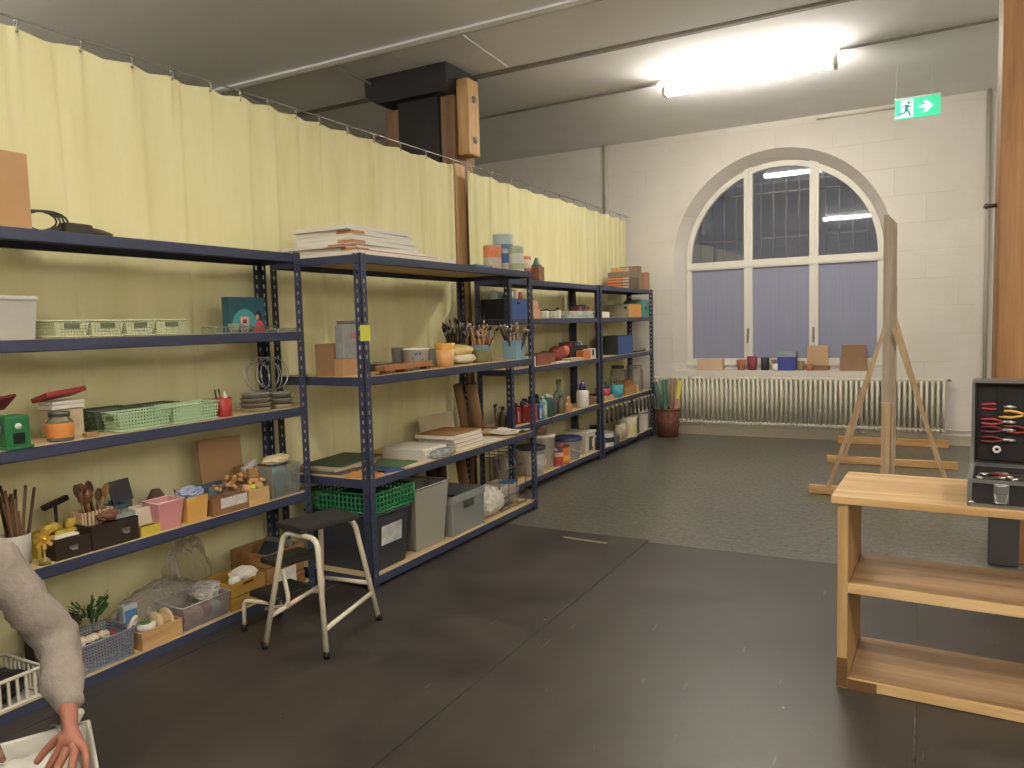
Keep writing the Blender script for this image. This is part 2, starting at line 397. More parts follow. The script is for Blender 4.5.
# ------------------------------------------------------------------ window
def window():
    fr = MB(); T = .065
    a = arch(RI, .915); c = arch(RI - T, .915)
    for i in range(len(a) - 1):
        for ya, yb, s in ((9.575, 9.64, 1),):
            (x0, z0), (x1, z1), (u0, w0), (u1, w1) = a[i], a[i + 1], c[i], c[i + 1]
            vs = [fr._v(p) for p in ((x0, ya, z0), (x1, ya, z1), (u1, ya, w1), (u0, ya, w0), (x0, yb, z0), (x1, yb, z1), (u1, yb, w1), (u0, yb, w0))]
            for f in ((0, 1, 2, 3), (7, 6, 5, 4), (0, 4, 5, 1), (3, 2, 6, 7)): fr.bm.faces.new([vs[k] for k in f])
    fr.box(CX - RI - .002, CX + RI + .002, 9.5735, 9.643, .80, .93)
    fr.box(CX - RI - .02, CX + RI + .02, 9.55, 9.62, .845, .87)
    fr.box(CX - RI + .01, CX + RI - .01, 9.5665, 9.642, 2.035, 2.13)
    fr.box(CX - RI + .01, CX + RI - .01, 9.557, 9.58, 2.05, 2.075)
    for x in (-1.9, -1.151): fr.box(x - .05, x + .05, 9.5705, 9.641, .92, 3.255)
    for x in (-1.9, -1.151): fr.box(x - .012, x + .012, 9.5605, 9.572, .92, 3.2)
    f = struct(fr, 'window_1', FRAMEW)
    f['label'] = 'large arched window with cream wooden frame above radiator'
    film = M('#83869c', .6, .12, 6., stretch=(12, 1, .3), emit=.05)  # slight emission stands in for dusk light coming through the film
    gl = bpy.data.materials.new('window_glass'); nt, N, L, P = nodes_of(gl)
    P.inputs['Roughness'].default_value = .03; P.inputs['Base Color'].default_value = (.02, .02, .03, 1); P.inputs['Specular IOR Level'].default_value = .9
    tr = N.new('ShaderNodeBsdfTransparent'); gs = N.new('ShaderNodeBsdfGlossy'); gs.inputs['Roughness'].default_value = .02
    gs.inputs['Color'].default_value = (.8, .82, .9, 1)
    fz = N.new('ShaderNodeFresnel'); fz.inputs['IOR'].default_value = 1.9
    mx = N.new('ShaderNodeMixShader'); L.new(fz.outputs[0], mx.inputs[0]); L.new(tr.outputs[0], mx.inputs[1]); L.new(gs.outputs[0], mx.inputs[2])
    L.new(mx.outputs[0], N['Material Output'].inputs['Surface'])
    xs = [CX - RI + T, -1.95, -1.85, -1.201, -1.101, CX + RI - T]
    for k in range(3):
        x0, x1 = xs[2 * k], xs[2 * k + 1]
        p = MB().box(x0, x1, 9.606, 9.61, .93, 2.035).build('pane', gl, f); p['kind'] = 'structure'
        p = MB().box(x0, x1, 9.598, 9.602, .93, 2.035).build('privacy_film', film, f); p['label'] = 'bluish frosted film behind the lower pane'
        # upper pane clipped by the arch
        n = 14; r = RI - T; poly = [(x0, 2.13)] + [(x0 + (x1 - x0) * i / n, ZS + math.sqrt(max(r * r - (x0 + (x1 - x0) * i / n - CX) ** 2, 0))) for i in range(n + 1)] + [(x1, 2.13)]
        if poly[0] == poly[1]: poly.pop(0)
        MB().prism(poly, 9.606, 9.61).build('pane', gl, f)
    for x in (-1.9, -1.151):
        MB().box(x - .013, x + .013, 9.545, 9.562, 1.16, 1.3, .004).box(x - .011, x + .011, 9.52, 9.548, 1.2, 1.222, .003).box(x - .01, x + .01, 9.515, 9.53, 1.12, 1.21, .004).build('window_handle', M('#8e8a80', .35, .1, 9., metal=.8), f)
    g = MB()
    for i in range(17): g.box(-2.72 + i * .15, -2.703 + i * .15, 9.9, 9.917, .8, 3.4)
    for z in (1.2, 2.4, 2.95): g.box(-2.8, -.3, 9.917, 9.93, z, z + .03)
    tag(g.build('window_grille', M('#8b8c90', .6, .05, 4.)), 'grey bar grille outside the arched window', 'window grille')
    # dusk outside: facade across the yard, its emission standing in for dusk light
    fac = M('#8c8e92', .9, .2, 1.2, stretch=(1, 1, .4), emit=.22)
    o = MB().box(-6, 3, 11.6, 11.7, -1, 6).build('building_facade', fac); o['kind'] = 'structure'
window()

# ------------------------------------------------------------------ floor mats
RUB = rubber_mat_m()
xs = [-4.25, -2.86, -1.553, -.012, 1.38, 2.8]
for i, lb in enumerate(('black rubber mat strip running under the blue shelves', 'black rubber mat strip carrying the step stool legs', 'wide black rubber mat in the middle of the floor', 'black rubber mat strip under the wooden bench', 'black rubber mat strip furthest right of the bench')):
    ye = 4.6 if i > 0 else 5.2
    o = MB().box(xs[i] + .003, xs[i + 1] - .003, -3.2, ye + [0, .04, .0, .01, 0][i], .0, .007, .002).build('rubber_mat', RUB)
    tag(o, lb, 'floor mat', 'black rubber mats laid side by side')

# ------------------------------------------------------------------ radiator
def radiator():
    t = thing('radiator', 'long cream column radiator below the arched window', 'radiator', (0, 9.255, 0))
    RW = M('#d4cfbb', .4, .03, 5.)
    x0, x1, n = -3.0, .19, 61
    st = (x1 - x0) / (n - 1); c = MB()
    for dy in (-.036, .036):
        c.tube([(0, dy, .19), (0, dy, .69)], .0145, 8)
    for z in (.175, .705):
        c.tube([(0, -.04, z), (0, .04, z)], .021, 8)
        c.tube([(-st / 2, 0, z), (st / 2, 0, z)], .0165, 8, caps=False)
    c = c.build('column', RW, t); c.location = (x0, 0, 0)
    for i in range(1, n):
        d = c.copy(); col.objects.link(d); d.parent = t; d.location = (x0 + i * st, 0, 0)
    MB().tube([(x1 + .02, 0, .705), (x1 + .05, 0, .705)], .012).tube([(x1 + .05, -.03, .705), (x1 + .05, .005, .705)], .015).build('valve', M('#7f7a70', .4, .1, 8., metal=.7), t)
    MB().tube([(x1 + .01, 0, .175), (x1 + .8, .02, .165)], .011).build('supply_pipe', RW, t)
    for x in (-2.4, -.6): MB().box(x - .015, x + .015, .02, .08, .1, .2).build('bracket', RW, t)
radiator()

# ------------------------------------------------------------------ pipes, conduits, lights, exit sign
PIPE = M('#c3bcaa', .5, .04, 5.)
tag(MB().tube([(-3.63, 9.31, .0), (-3.63, 9.31, CEIL)], .024, 10).build('wall_pipe', PIPE), 'thin painted pipe rising up end wall behind yellow curtain', 'pipe')
tag(MB().tube([(.56, 9.31, .12), (.55, 9.31, CEIL)], .02, 10).build('wall_pipe', M('#a9a294', .5, .04, 5.)), 'grey pipe rising up end wall beside timber post', 'pipe')
tag(MB().tube([(-1.1, 9.32, 3.63), (-.2, 9.32, 3.63)], .011, 8).tube([(-.2, 9.3, 3.6), (-.2, 9.3, CEIL)], .01, 8).build('wall_conduit', PIPE), 'thin conduit along top of end wall above arched window', 'conduit')
tag(MB().tube([(-5.8, 7.32, 3.665), (-2.26, 7.18, 3.66)], .011, 8).build('ceiling_conduit', M('#8a867d', .5)), 'grey conduit on ceiling left of the lit lamp', 'conduit')
tag(MB().tube([(-.66, 7.14, 3.66), (3.2, 7.03, 3.665)], .011, 8).build('ceiling_conduit', M('#8a867d', .5)), 'grey conduit on ceiling right of the lit lamp', 'conduit')
t = thing('ceiling_pipe', 'grey pipe with branch stubs along ceiling beam over curtain', 'pipe', (0, 5.0, 3.62))
MB().tube([(-6.8, 0, 0), (3.5, 0, 0)], .02, 8).build('pipe_run', M('#b5b1a6', .5), t)
for x in (-5.6, -4.35, -3.1): MB().tube([(x, 0, 0), (x, .02, 0), (x + .02, .7, -.055)], .012, 8).build('branch', M('#b5b1a6', .5), t)
tag(MB().box(-6.9, 3.6, 6.05, 6.1, 3.655, CEIL).build('ceiling_batten', M('#98948a', .8)), 'thin batten across ceiling just beyond the timber capital', 'batten')

LAMP = emis('#fff6e6', 170.)
def lamp(x, y, z, label, L=1.5, m=None):
    t = thing('ceiling_lamp', label, 'ceiling light', (x, y, z), 0, 'fluorescent ceiling lamps')
    MB().box(-L / 2, L / 2, -.03, .03, .045, min(.1, CEIL - z), .006).build('housing', M('#d9d6cd', .5, .02), t)
    for dy in (-.042, .042):
        MB().tube([(-L / 2 + .03, dy, .012), (L / 2 - .03, dy, .012)], .02, 10).build('tube', m or LAMP, t)
    for s in (-1, 1): MB().box(min(s * L / 2, s * (L / 2 - .03)), max(s * L / 2, s * (L / 2 - .03)), -.07, .07, -.02, .05, .004).build('end_cap', M('#cfccc2', .5, .02), t)
    if CEIL - z > .15:
        for x in (-.5, .5): MB().tube([(x, 0, .09), (x, 0, CEIL - z)], .006, 6).build('suspension_rod', STEEL, t)
    return t
lamp(-1.43, 7.14, 3.54, 'brightly lit fluorescent ceiling lamp left of the exit sign')
lamp(-1.3, .75, 3.57, 'lit fluorescent ceiling lamp over the near floor mats')
lamp(1.9, .75, 2.7, 'added unseen fluorescent lamp over near right floor')  # extra lamp, added out of view to light the bench and flatten shading
lamp(2.7, 3.6, 2.75, 'added unseen fluorescent lamp right of the wooden bench')  # added out of view to light the shelf fronts head-on
lamp(.6, -2.2, 2.7, 'lit fluorescent ceiling lamp furthest from the window')
lamp(-5.8, 1.2, 3.3, 'added unseen fluorescent lamp behind the yellow curtain', m=emis('#fff4e2', 170.))  # invented lamp: brightens the left ceiling and glows through the curtain

def exit_sign():
    t = thing('exit_sign', 'green emergency exit sign with white running figure and arrow', 'exit sign', (-.083, 8, 3.205), math.radians(-1.5))
    G = emis('#06c08a', .85); W = emis('#dffcf4', 1.35)
    w, h = .366, .175
    MB().box(-w / 2, w / 2, -.012, .012, 0, h, .002).build('panel', G, t)
    MB().box(-w / 2 - .004, w / 2 + .004, -.016, .016, h, h + .012).build('rail', M('#cfd4cf', .4), t)
    MB().box(-.133, -.035, -.0145, -.0125, .012, h - .012).prism([(-.18, .012), (-.133, .012), (-.133, .03), (-.16, .03), (-.165, .02), (-.18, .02)], -.0145, -.0125).build('doorway', W, t)
    r = MB()
    def stroke(a, c, wd): r.bar((a[0], -.0155, a[1]), (c[0], -.0155, c[1]), wd * 1.3, .002, (0, 1, 0))
    r.lathe([(0, -.001), (.014, -.001), (.014, .001), (0, .001)], 14, (-.072, -.0155, .140), Matrix.Rotation(PI / 2, 3, 'X'))
    stroke((-.084, .122), (-.09, .078), .022); stroke((-.08, .12), (-.108, .115), .011); stroke((-.108, .117), (-.124, .093), .010)
    stroke((-.079, .118), (-.063, .098), .011); stroke((-.064, .099), (-.043, .101), .010)
    stroke((-.09, .082), (-.07, .055), .014); stroke((-.071, .058), (-.056, .022), .013)
    stroke((-.093, .082), (-.104, .050), .014); stroke((-.1, .05), (-.137, .047), .012); stroke((-.137, .047), (-.143, .034), .012)
    r.build('running_figure', emis('#067a58', .45), t)
    MB().prism([(.012, .078), (.012, .1), (.075, .1), (.045, .138), (.075, .138), (.125, .089), (.075, .04), (.045, .04), (.075, .078)], -.0145, -.0125).build('arrow', W, t)
    for x in (-.178, .11): MB().tube([(x, 0, h), (x + (.008 if x < 0 else 0), 0, CEIL - 3.205)], .002, 6).tube([(x, 0, h), (x, 0, h + .03)], .005, 6).build('hanging_wire', M('#d5d8d2', .3, metal=.5), t)
exit_sign()

# ------------------------------------------------------------------ curtains on a wire
def curtain_m():
    m = bpy.data.materials.new('curtain_cloth'); nt, N, L, P = nodes_of(m)
    tc = N.new('ShaderNodeTexCoord')
    mp = N.new('ShaderNodeMapping'); mp.inputs['Scale'].default_value = (1, 2.6, .5); L.new(tc.outputs['Object'], mp.inputs['Vector'])
    n = N.new('ShaderNodeTexNoise'); n.inputs['Scale'].default_value = 2.; n.inputs['Detail'].default_value = 7; L.new(mp.outputs[0], n.inputs['Vector'])
    n2 = N.new('ShaderNodeTexNoise'); n2.inputs['Scale'].default_value = 60; n2.inputs['Detail'].default_value = 4; L.new(tc.outputs['Object'], n2.inputs['Vector'])
    cr = N.new('ShaderNodeValToRGB'); e = cr.color_ramp.elements
    e[0].position = .3; e[0].color = rgb('#e0d99e'); e[1].position = .75; e[1].color = rgb('#f0ebba'); L.new(n.outputs['Fac'], cr.inputs['Fac'])
    L.new(cr.outputs['Color'], P.inputs['Base Color']); P.inputs['Roughness'].default_value = .85; P.inputs['Specular IOR Level'].default_value = .1
    ad = N.new('ShaderNodeMath'); ad.operation = 'MULTIPLY_ADD'; ad.inputs[1].default_value = .12; L.new(n2.outputs['Fac'], ad.inputs[0]); L.new(n.outputs['Fac'], ad.inputs[2])
    bp = N.new('ShaderNodeBump'); bp.inputs['Strength'].default_value = .3; bp.inputs['Distance'].default_value = .03
    L.new(ad.outputs[0], bp.inputs['Height']); L.new(bp.outputs[0], P.inputs['Normal'])
    tl = N.new('ShaderNodeBsdfTranslucent'); L.new(cr.outputs['Color'], tl.inputs['Color'])
    mx = N.new('ShaderNodeMixShader'); mx.inputs[0].default_value = .12
    L.new(P.outputs[0], mx.inputs[1]); L.new(tl.outputs[0], mx.inputs[2]); L.new(mx.outputs[0], N['Material Output'].inputs['Surface'])
    return m
CUR = curtain_m()
HOOKM = M('#9c998f', .35, .1, 9., metal=.8)
XC = -3.335
def curtain(y0, y1, hooks, label, seed):
    t = thing('curtain', label, 'curtain', (XC, y0, 0), 0, 'yellow curtains behind the shelves')
    rnd = random.Random(seed); Lh = y1 - y0
    ny = int(Lh / .014); nz = 26; ztop = 2.712 - .012 * (0 if seed == 1 else 1); zb = .03
    ph = [(rnd.uniform(0, 6.28), rnd.uniform(3, 4.5), .013), (rnd.uniform(0, 6.28), rnd.uniform(7, 9), .008), (rnd.uniform(0, 6.28), rnd.uniform(17, 21), .0022), (rnd.uniform(0, 6.28), 39, .0008)]
    b = MB(); g = []; cre = []; yy = rnd.uniform(.05, .2)
    while yy < Lh: cre.append((yy, rnd.uniform(.006, .015) * rnd.choice((-1, 1)), rnd.uniform(.012, .03), rnd.uniform(-.02, .02))); yy += rnd.uniform(.12, .42)
    for i in range(ny + 1):
        y = Lh * i / ny; row = []
        dh = min(abs(y + y0 - h) for h in hooks)
        nb = sorted(hooks, key=lambda h: abs(h - y - y0))[:2]; span = abs(nb[0] - nb[1]) if len(nb) > 1 else .3
        sag = .016 * min(1, (dh / (span / 2)) ** 1.5) if dh < span else .016
        for k in range(nz + 1):
            f = k / nz; z = zb + (ztop - sag * f ** 3 - zb) * f
            hang = 1 - f
            x = sum(a * math.sin(w * (y + .05 * math.sin(2.2 * z + p)) + p) * (.55 + .6 * hang) for p, w, a in ph)
            x += sum(a * math.exp(-((y - q - sl * (2.7 - z)) / w) ** 2) for q, a, w, sl in cre)
            s = math.sin(ph[0][1] * .62 * y + ph[1][0] + .5 * z); x += .006 * max(-1, min(1, s * 4)) * (.3 + .7 * math.sin(.9 * y + ph[2][0]) ** 2)
            x += .016 * math.exp(-(dh / .02) ** 2) * math.exp(-(1 - f) * 7)      # pinch at each hook
            row.append(b._v((max(min(x, .036), -.045), y, z)))
        g.append(row)
    for i in range(ny):
        for k in range(nz):
            b.bm.faces.new((g[i][k], g[i + 1][k], g[i + 1][k + 1], g[i][k + 1])).smooth = True
    b.build('cloth', CUR, t)
    h0 = MB().tube([(0, 0, -.02), (.006, 0, -.005), (.004, .004, .012), (0, .006, .03), (0, 0, .042), (0, -.006, .03), (.004, -.004, .012)], .0028, 6).ball((.004, 0, -.014), .007, 1).build('hook', HOOKM, t)
    for j, h in enumerate(hooks):
        o = h0 if j == 0 else h0.copy()
        if j: col.objects.link(o); o.parent = t
        o.location = (.02, h - y0, 2.706)
hk1 = [.3, .6, .9, 1.2, 1.53, 1.88, 2.15, 2.4, 2.62, 2.85, 3.05, 3.25, 3.47, 3.67, 3.93, 4.2, 4.5, 4.82, 5.2]
hk2 = [5.46, 5.8, 6.15, 6.5, 6.85, 7.2, 7.55, 7.9, 8.25, 8.6, 8.95, 9.2]
curtain(.2, 5.225, hk1, 'long pale yellow cloth curtain hung behind the nearer blue shelves', 1)
curtain(5.435, 9.22, hk2, 'pale yellow cloth curtain beyond the timber column, reaching the end wall', 2)
tag(MB().tube([(XC + .02, .1, 2.745), (XC + .02, 2.7, 2.742), (XC + .02, 5.35, 2.748), (XC + .02, 9.33, 2.738)], .0045, 6).build('curtain_wire', HOOKM), 'thin taut wire carrying the yellow curtains', 'curtain wire')

# ------------------------------------------------------------------ timber column with dark capital, behind the curtain
def column():
    t = thing('timber_column', 'timber column with dark capital and bolted block rising behind the curtain', 'column', (-3.9, 5.7, 0))
    D = M('#2b2a2c', .75, .3, 4.)
    MB().box(-.22, .2, -.12, .26, 0, 3.4).build('core', D, t)
    MB().box(-.38, -.225, -.1, .24, .0, 3.36, .01).build('cheek', OLD['z'], t)
    MB().box(.205, .345, -.09, .24, .0, 3.4, .01).build('cheek', OLD['z'], t)
    MB().prism([(-.5, 3.632), (.36, 3.632), (.36, 3.47), (.30, 3.40), (-.38, 3.40), (-.5, 3.48)], -.22, .3).build('saddle', D, t)
    MB().box(.37, .5, -.345, -.19, 0, 2.76, .006).build('slim_post', wood('#d2ab76', '#a88350', 'z'), t)
    bl = MB().box(.35, .47, -.06, .13, 2.89, 3.53, .02).build('bolted_block', PINE['z'], t); bl['label'] = 'pale timber block with two bolts'
    for z in (3.36, 3.02):
        MB().lathe([(0, 0), (.03, 0), (.03, .006), (.016, .006), (.016, .02), (0, .02)], 12, (.47, .035, z), Matrix.Rotation(PI / 2, 3, 'Y')).build('bolt', STEEL, bl)
column()

# ------------------------------------------------------------------ right timber post and board at its foot
t = thing('timber_post', 'orange-brown timber post at the right edge behind the toolbox', 'post', (.5, 5.15, 0))
MB().box(-.15, .15, -.15, .15, 0, CEIL, .012).build('shaft', wood('#a67845', '#7c532c', 'z', 2.), t)
MB().tube([(-.15, -.02, 2.02), (-.2, -.02, 2.02)], .012).ball((-.2, -.02, 2.02), .018, 1).build('bolt', M('#6d665a', .4, metal=.8), t)
tag(MB().box(.33, .475, 4.92, 4.955, .008, .58, .004).build('board', M('#3b3a39', .6, .15, 6.)), 'dark grey board standing at foot of timber post', 'board')

# ------------------------------------------------------------------ blue steel shelving
LEV = {}
def shelving(label, xf, xb, y0, y1, levels, top):
    t = thing('shelving_unit', label, 'shelving unit', (xf, y0, 0), 0, 'blue boltless steel shelving units')
    D = xf - xb; Wd = y1 - y0; p = .048; th = .0035
    for sx in (0, 1):
        for sy in (0, 1):
            b = MB(); ix = -1 if sx == 0 else 1; iy = 1 if sy == 0 else -1
            b.box(*sorted((0, ix * p)), *sorted((0, iy * th)), 0, top); b.box(*sorted((0, ix * th)), *sorted((0, iy * p)), 0, top)
            o = b.build('post', NAVYS, t); o.location = (0 if sx == 0 else -D, 0 if sy == 0 else Wd, 0)
    for z in levels:
        h = .048 if z > .06 else z - .004
        for sx in (0, 1):
            x = -.0045 if sx == 0 else -D + .0045
            i = -1 if sx == 0 else 1
            b = MB().box(*sorted((x, x + i * .003)), .004, Wd - .004, z - h, z - .001).box(*sorted((x, x + i * .02)), .004, Wd - .004, z - h, z - h + .003)
            b.build('beam', NAVY, t)
        for sy in (0, 1):
            y = .0045 if sy == 0 else Wd - .0045; i = 1 if sy == 0 else -1
            MB().box(-D + .008, -.008, *sorted((y, y + i * .003)), z - h, z - .001).build('beam', NAVY, t)
        MB().box(-D + .009, -.009, .009, Wd - .009, z - .014, z, .001).build('shelf_board', CHIP, t)
    return t
SHB = None
ZA = [1.836, 1.42, 1.014, .5484, .05]; ZB = [1.82, 1.167, .611, .0719]; ZC = [1.8, 1.472, 1.058, .582, .10]
shelving('blue steel shelving unit nearest the camera, at the left', -2.9515, -3.2575, 1.2, 3.07, ZA, 1.84)
SHB = shelving('deeper blue steel shelving unit behind the step stool', -2.607, -3.2575, 3.146, 5.14, ZB, 1.825)
shelving('blue steel shelving unit with paint bottles, beyond the deep unit', -2.935, -3.2575, 5.365, 7.285, ZC, 1.805)
shelving('blue steel shelving unit in the corner by the window wall', -2.935, -3.2575, 7.32, 9.04, ZC, 1.805)
# ------------------------------------------------------------------ pine bench / open cabinet on the right
def bench():
    t = thing('wooden_bench', 'open pine workbench with two shelves at the right', 'workbench', (-.301, 3.028, 0), math.radians(-2.))
    W = 1.9; PX = wood('#e0bb80', '#b88e52', 'x'); PZ = wood('#c6a066', '#977242', 'z'); PD = wood('#b89468', '#896940', 'x')  # one pine in lit and shaded tones: top and rails light, rest darker
    MB().box(0, W, 0, .51, .722, .75, .003).build('tabletop', PX, t)
    MB().box(.022, .058, .012, .075, .007, .722, .002).build('leg', PZ, t)
    MB().box(.03, .056, .075, .49, .007, .722, .002).build('side_panel', PZ, t)
    MB().box(W - .058, W - .022, .012, .075, .007, .722, .002).build('leg', PZ, t)
    MB().box(W - .056, W - .03, .075, .49, .007, .722, .002).build('side_panel', PZ, t)
    for z, h in ((.382, .032), (.012, .032)):
        s = MB().box(.058, W - .058, .03, .49, z, z + h - .012, .002).build('shelf', PD, t)
        MB().box(.058, W - .058, .014, .032, z - .002, z + h + .002, .002).build('front_rail', PX, s)
    m = MB().box(.0205, .0595, .0098, .0116, .012, .125).box(.06, .16, .0095, .0115, .008, .047).build('patch', wood('#7d5b33', '#5b3f20', 'x'), t); m['label'] = 'dark patch at foot of front corner'  # darker wood tone on leg foot and start of rail
bench()

# ------------------------------------------------------------------ aluminium tool case
def plier(kind='red', L=.17):
    b = MB(); h = MB()
    for s in (-1, 1):
        pts = [(0, 0, 0), (-.02, 0, s * .008), (-.06, 0, s * .017), (-.11, 0, s * .013), (-.12, 0, s * .012)]
        h.tube(pts, [.005, .006, .007, .006, .003], 8)
    b.tube([(0, 0, 0), (.015, 0, 0), (.03, 0, .004), (.06, 0, .002)], [.007, .011, .007, .002], 8).tube([(.01, 0, -.002), (.03, 0, -.005), (.06, 0, -.002)], [.006, .006, .002], 8)
    b.lathe([(0, -.007), (.009, -.007), (.009, .007), (0, .007)], 12, (0, 0, 0), Matrix.Rotation(PI / 2, 3, 'X'))
    return h, b
def toolcase():
    rz = math.radians(-4.)
    t = thing('tool_case', 'open black tool case with aluminium edges on wooden bench', 'tool case', (.145, 3.04, .7505), rz)
    W, D, H = .46, .33, .09; BK = M('#231f1c', .55, .25, 20.)
    b = MB().tray(0, W, 0, D, 0, H - .004, .012); body = b.build('case_base', BK, t)
    e = MB()
    for y in (0, D):
        for z in (.006, H): e.bar((0, y, z), (W, y, z), .014, .012)
    for x in (0, W):
        for z in (.006, H): e.bar((x, 0, z), (x, D, z), .014, .012)
        for y in (0, D): e.bar((x, y, 0), (x, y, H), .014, .014, (1, 0, 0))
    e.build('edge_trim', ALU, body)
    for x in (0.004, W - .004):
        for z in (.012, ): MB().ball((x, .004, z), .014, 2, (1, 1, .8)).build('corner_cap', STEEL, body)
    MB().box(.07, .115, -.011, -.006, .018, .085, .003).box(.078, .107, -.016, -.011, .05, .08, .002).tube([(.074, -.013, .05), (.078, -.014, .02), (.107, -.014, .02), (.111, -.013, .05)], .0028, 6).build('latch', ALU, body)
    MB().box(.01, W - .01, .012, D - .012, .065, .075).build('tool_tray', M('#191716', .8, .2, 30.), body)
    lid = MB().tray(0, W, 0, .318, 0, .05, .01).build('lid', BK, t, loc=(0, D + .045, H + .008), rot=(math.radians(94), 0, 0))
    e = MB()
    for y in (0, .318):
        for z in (.003, .05): e.bar((0, y, z), (W, y, z), .01, .01)
    for x in (0, W):
        for z in (.003, .05): e.bar((x, 0, z), (x, .318, z), .01, .01)
    e.build('edge_trim', ALU, lid)
    p = MB().box(.012, W - .012, .012, .306, .012, .03).build('tool_board', M('#1e1b19', .85, .25, 25.), lid)
    s = MB()
    for x in (.075, .17, .26): s.box(x, x + .022, .02, .30, .03, .037)
    s.build('elastic_strap', M('#0f0f10', .8), lid)
    MB().tube([(-.004, D + .02, H - .03), (-.006, D + .01, H + .03), (-.004, D + .035, H + .06)], .004, 6).build('lid_stay', STEEL, t)
    # tools in the lid (each lifts out)
    R = Matrix.Rotation(rz, 4, 'Z'); base = Matrix.Translation((.145, 3.04, .7505)) @ R
    red = M('#b3262b', .4, .1, 9.); yel = M('#d8a437', .4, .1, 9.); dred = M('#6d1f22', .45, .1, 9.)
    ylid = D + .045 - .034
    def put(x, z, mt, label, rot=0., grp='pliers strapped in the case lid', sc_=1.):
        p = base @ V((x, ylid - .012, H + z)); r = thing('pliers', label, 'pliers', p, 0, grp, rot=(0, rot, rz)); r.scale = (sc_,) * 3
        h, j = plier(); h.build('handles', mt, r); j.build('jaws', STEEL, r)
    put(.1, .225, red, 'bright red handled pliers topmost in the lid\'s left column', .0, sc_=.62)
    put(.1, .168, red, 'bright red handled pliers second from top in the lid\'s left column', .0, sc_=.62)
    put(.1, .138, dred, 'dark red handled pliers third from top in the lid\'s left column', .0, sc_=.62)
    put(.1, .1, dred, 'dark red handled pliers lowest in the lid\'s left column', .0, sc_=.62)
    put(.165, .198, yel, 'yellow handled pliers spread open in the case lid', .0, sc_=.75)
    put(.185, .138, dred, 'dark red handled pliers below the yellow pliers', .05, sc_=.75)
    put(.28, .085, dred, 'dark red handled pliers low at right of the case lid', .0, sc_=.75)
    o = MB().lathe([(.012, -.006), (.022, -.006), (.022, .006), (.012, .006), (.012, -.006)], 14, (0, 0, 0), Matrix.Rotation(PI / 2, 3, 'X')).tube([(.02, 0, -.01), (.06, 0, -.03)], .006).build('pipe_wrench', STEEL, loc=base @ V((.25, ylid - .012, H + .125)))
    tag(o, 'round jawed steel wrench in middle of case lid', 'wrench')
    tag(MB().lathe([(.006, -.005), (.014, -.005), (.014, .005), (.006, .005), (.006, -.005)], 14, (0, 0, 0), Matrix.Rotation(PI / 2, 3, 'X')).build('tape_roll', M('#c9c6be', .5), loc=base @ V((.078, ylid - .012, H + .062))), 'small round light roll low in case lid', 'tape roll')
    # spanners in the base
    for i, (x, y, a, L) in enumerate(((.17, .20, -.15, .17), (.19, .15, -.1, .15), (.21, .11, -.12, .16), (.2, .065, -.08, .14), (.07, .2, .5, .07), (.06, .12, .3, .07))):
        b = MB().bar((-L / 2, 0, .006), (L / 2, 0, .006), .011, .005)
        for s in (-1, 1): b.lathe([(.006, 0), (.013, 0), (.013, .009), (.006, .009), (.006, 0)], 12, (s * L / 2, 0, .001))
        o = b.build('spanner', STEEL, loc=base @ V((x, y, .0755)), rot=(0, 0, rz + a))
        tag(o, ['long spanner furthest back in the open tool case', 'spanner second from back in the tool case', 'spanner third from back in the tool case', 'front long spanner in the tool case', 'short spanner at back left of tool case', 'short spanner at front left of tool case'][i], 'spanner', 'spanners in the case base')
    b = MB().tube([(-.04, 0, .008), (.02, 0, .008)], .007).build('screwdriver', dred, loc=base @ V((.1, .17, .0755)), rot=(0, 0, -.5)); tag(b, 'dark red screwdriver at left of tool case base', 'screwdriver')
toolcase()

# ------------------------------------------------------------------ easels
def easel(x, y, ztop, zb, half_foot, half_brace, label, plate=True, wood_m=None, mw=.045):
    t = thing('easel', label, 'easel', (x, y, 0), 0, 'tall wooden easels in front of the window')
    m = MB().prism([(-mw, .005), (mw, .005), (mw, ztop - .07), (-mw + .03, ztop), (-mw, ztop)], -.02, .02).build('mast', wood_m or GREYW['z'], t)
    if plate: MB().box(-mw - .004, mw - .03, -.05, -.021, .03, .75).box(mw - .024, mw - .012, -.045, -.021, .03, .75).build('slide', PALE['z'], t)
    MB().box(-half_foot, half_foot, -.03, .03, .003, .07, .004).build('foot_bar', PINE['x'], t)
    for s in (-1, 1):
        MB().bar((s * .03, -.03, zb), (s * half_brace, -.035, .07), .03, .03, (0, 1, 0)).build('brace', PALE['z'], t)
    MB().bar((0, .03, zb - .1), (0, .5, .02), .035, .02, (0, 0, 1)).build('back_leg', PALE['z'], t)
    for s in (-1, 1): MB().box(s * half_brace - .012, s * half_brace + .012, -.045, -.02, .068, .1).build('peg', PALE['y'], t)
easel(-.235, 6.45, 2.17, 1.32, .57, .42, 'frontmost tall easel, its mast crossing the right window jamb')
easel(-.27, 7.88, 1.75, 1.40, .55, .39, 'second wooden easel, behind the tallest easel', False)
tag(MB().box(-.84, .24, 9.12, 9.18, .001, .075, .003).build('wooden_board', PINE['x']), 'pine board lying on floor below the radiator behind the easels', 'board')

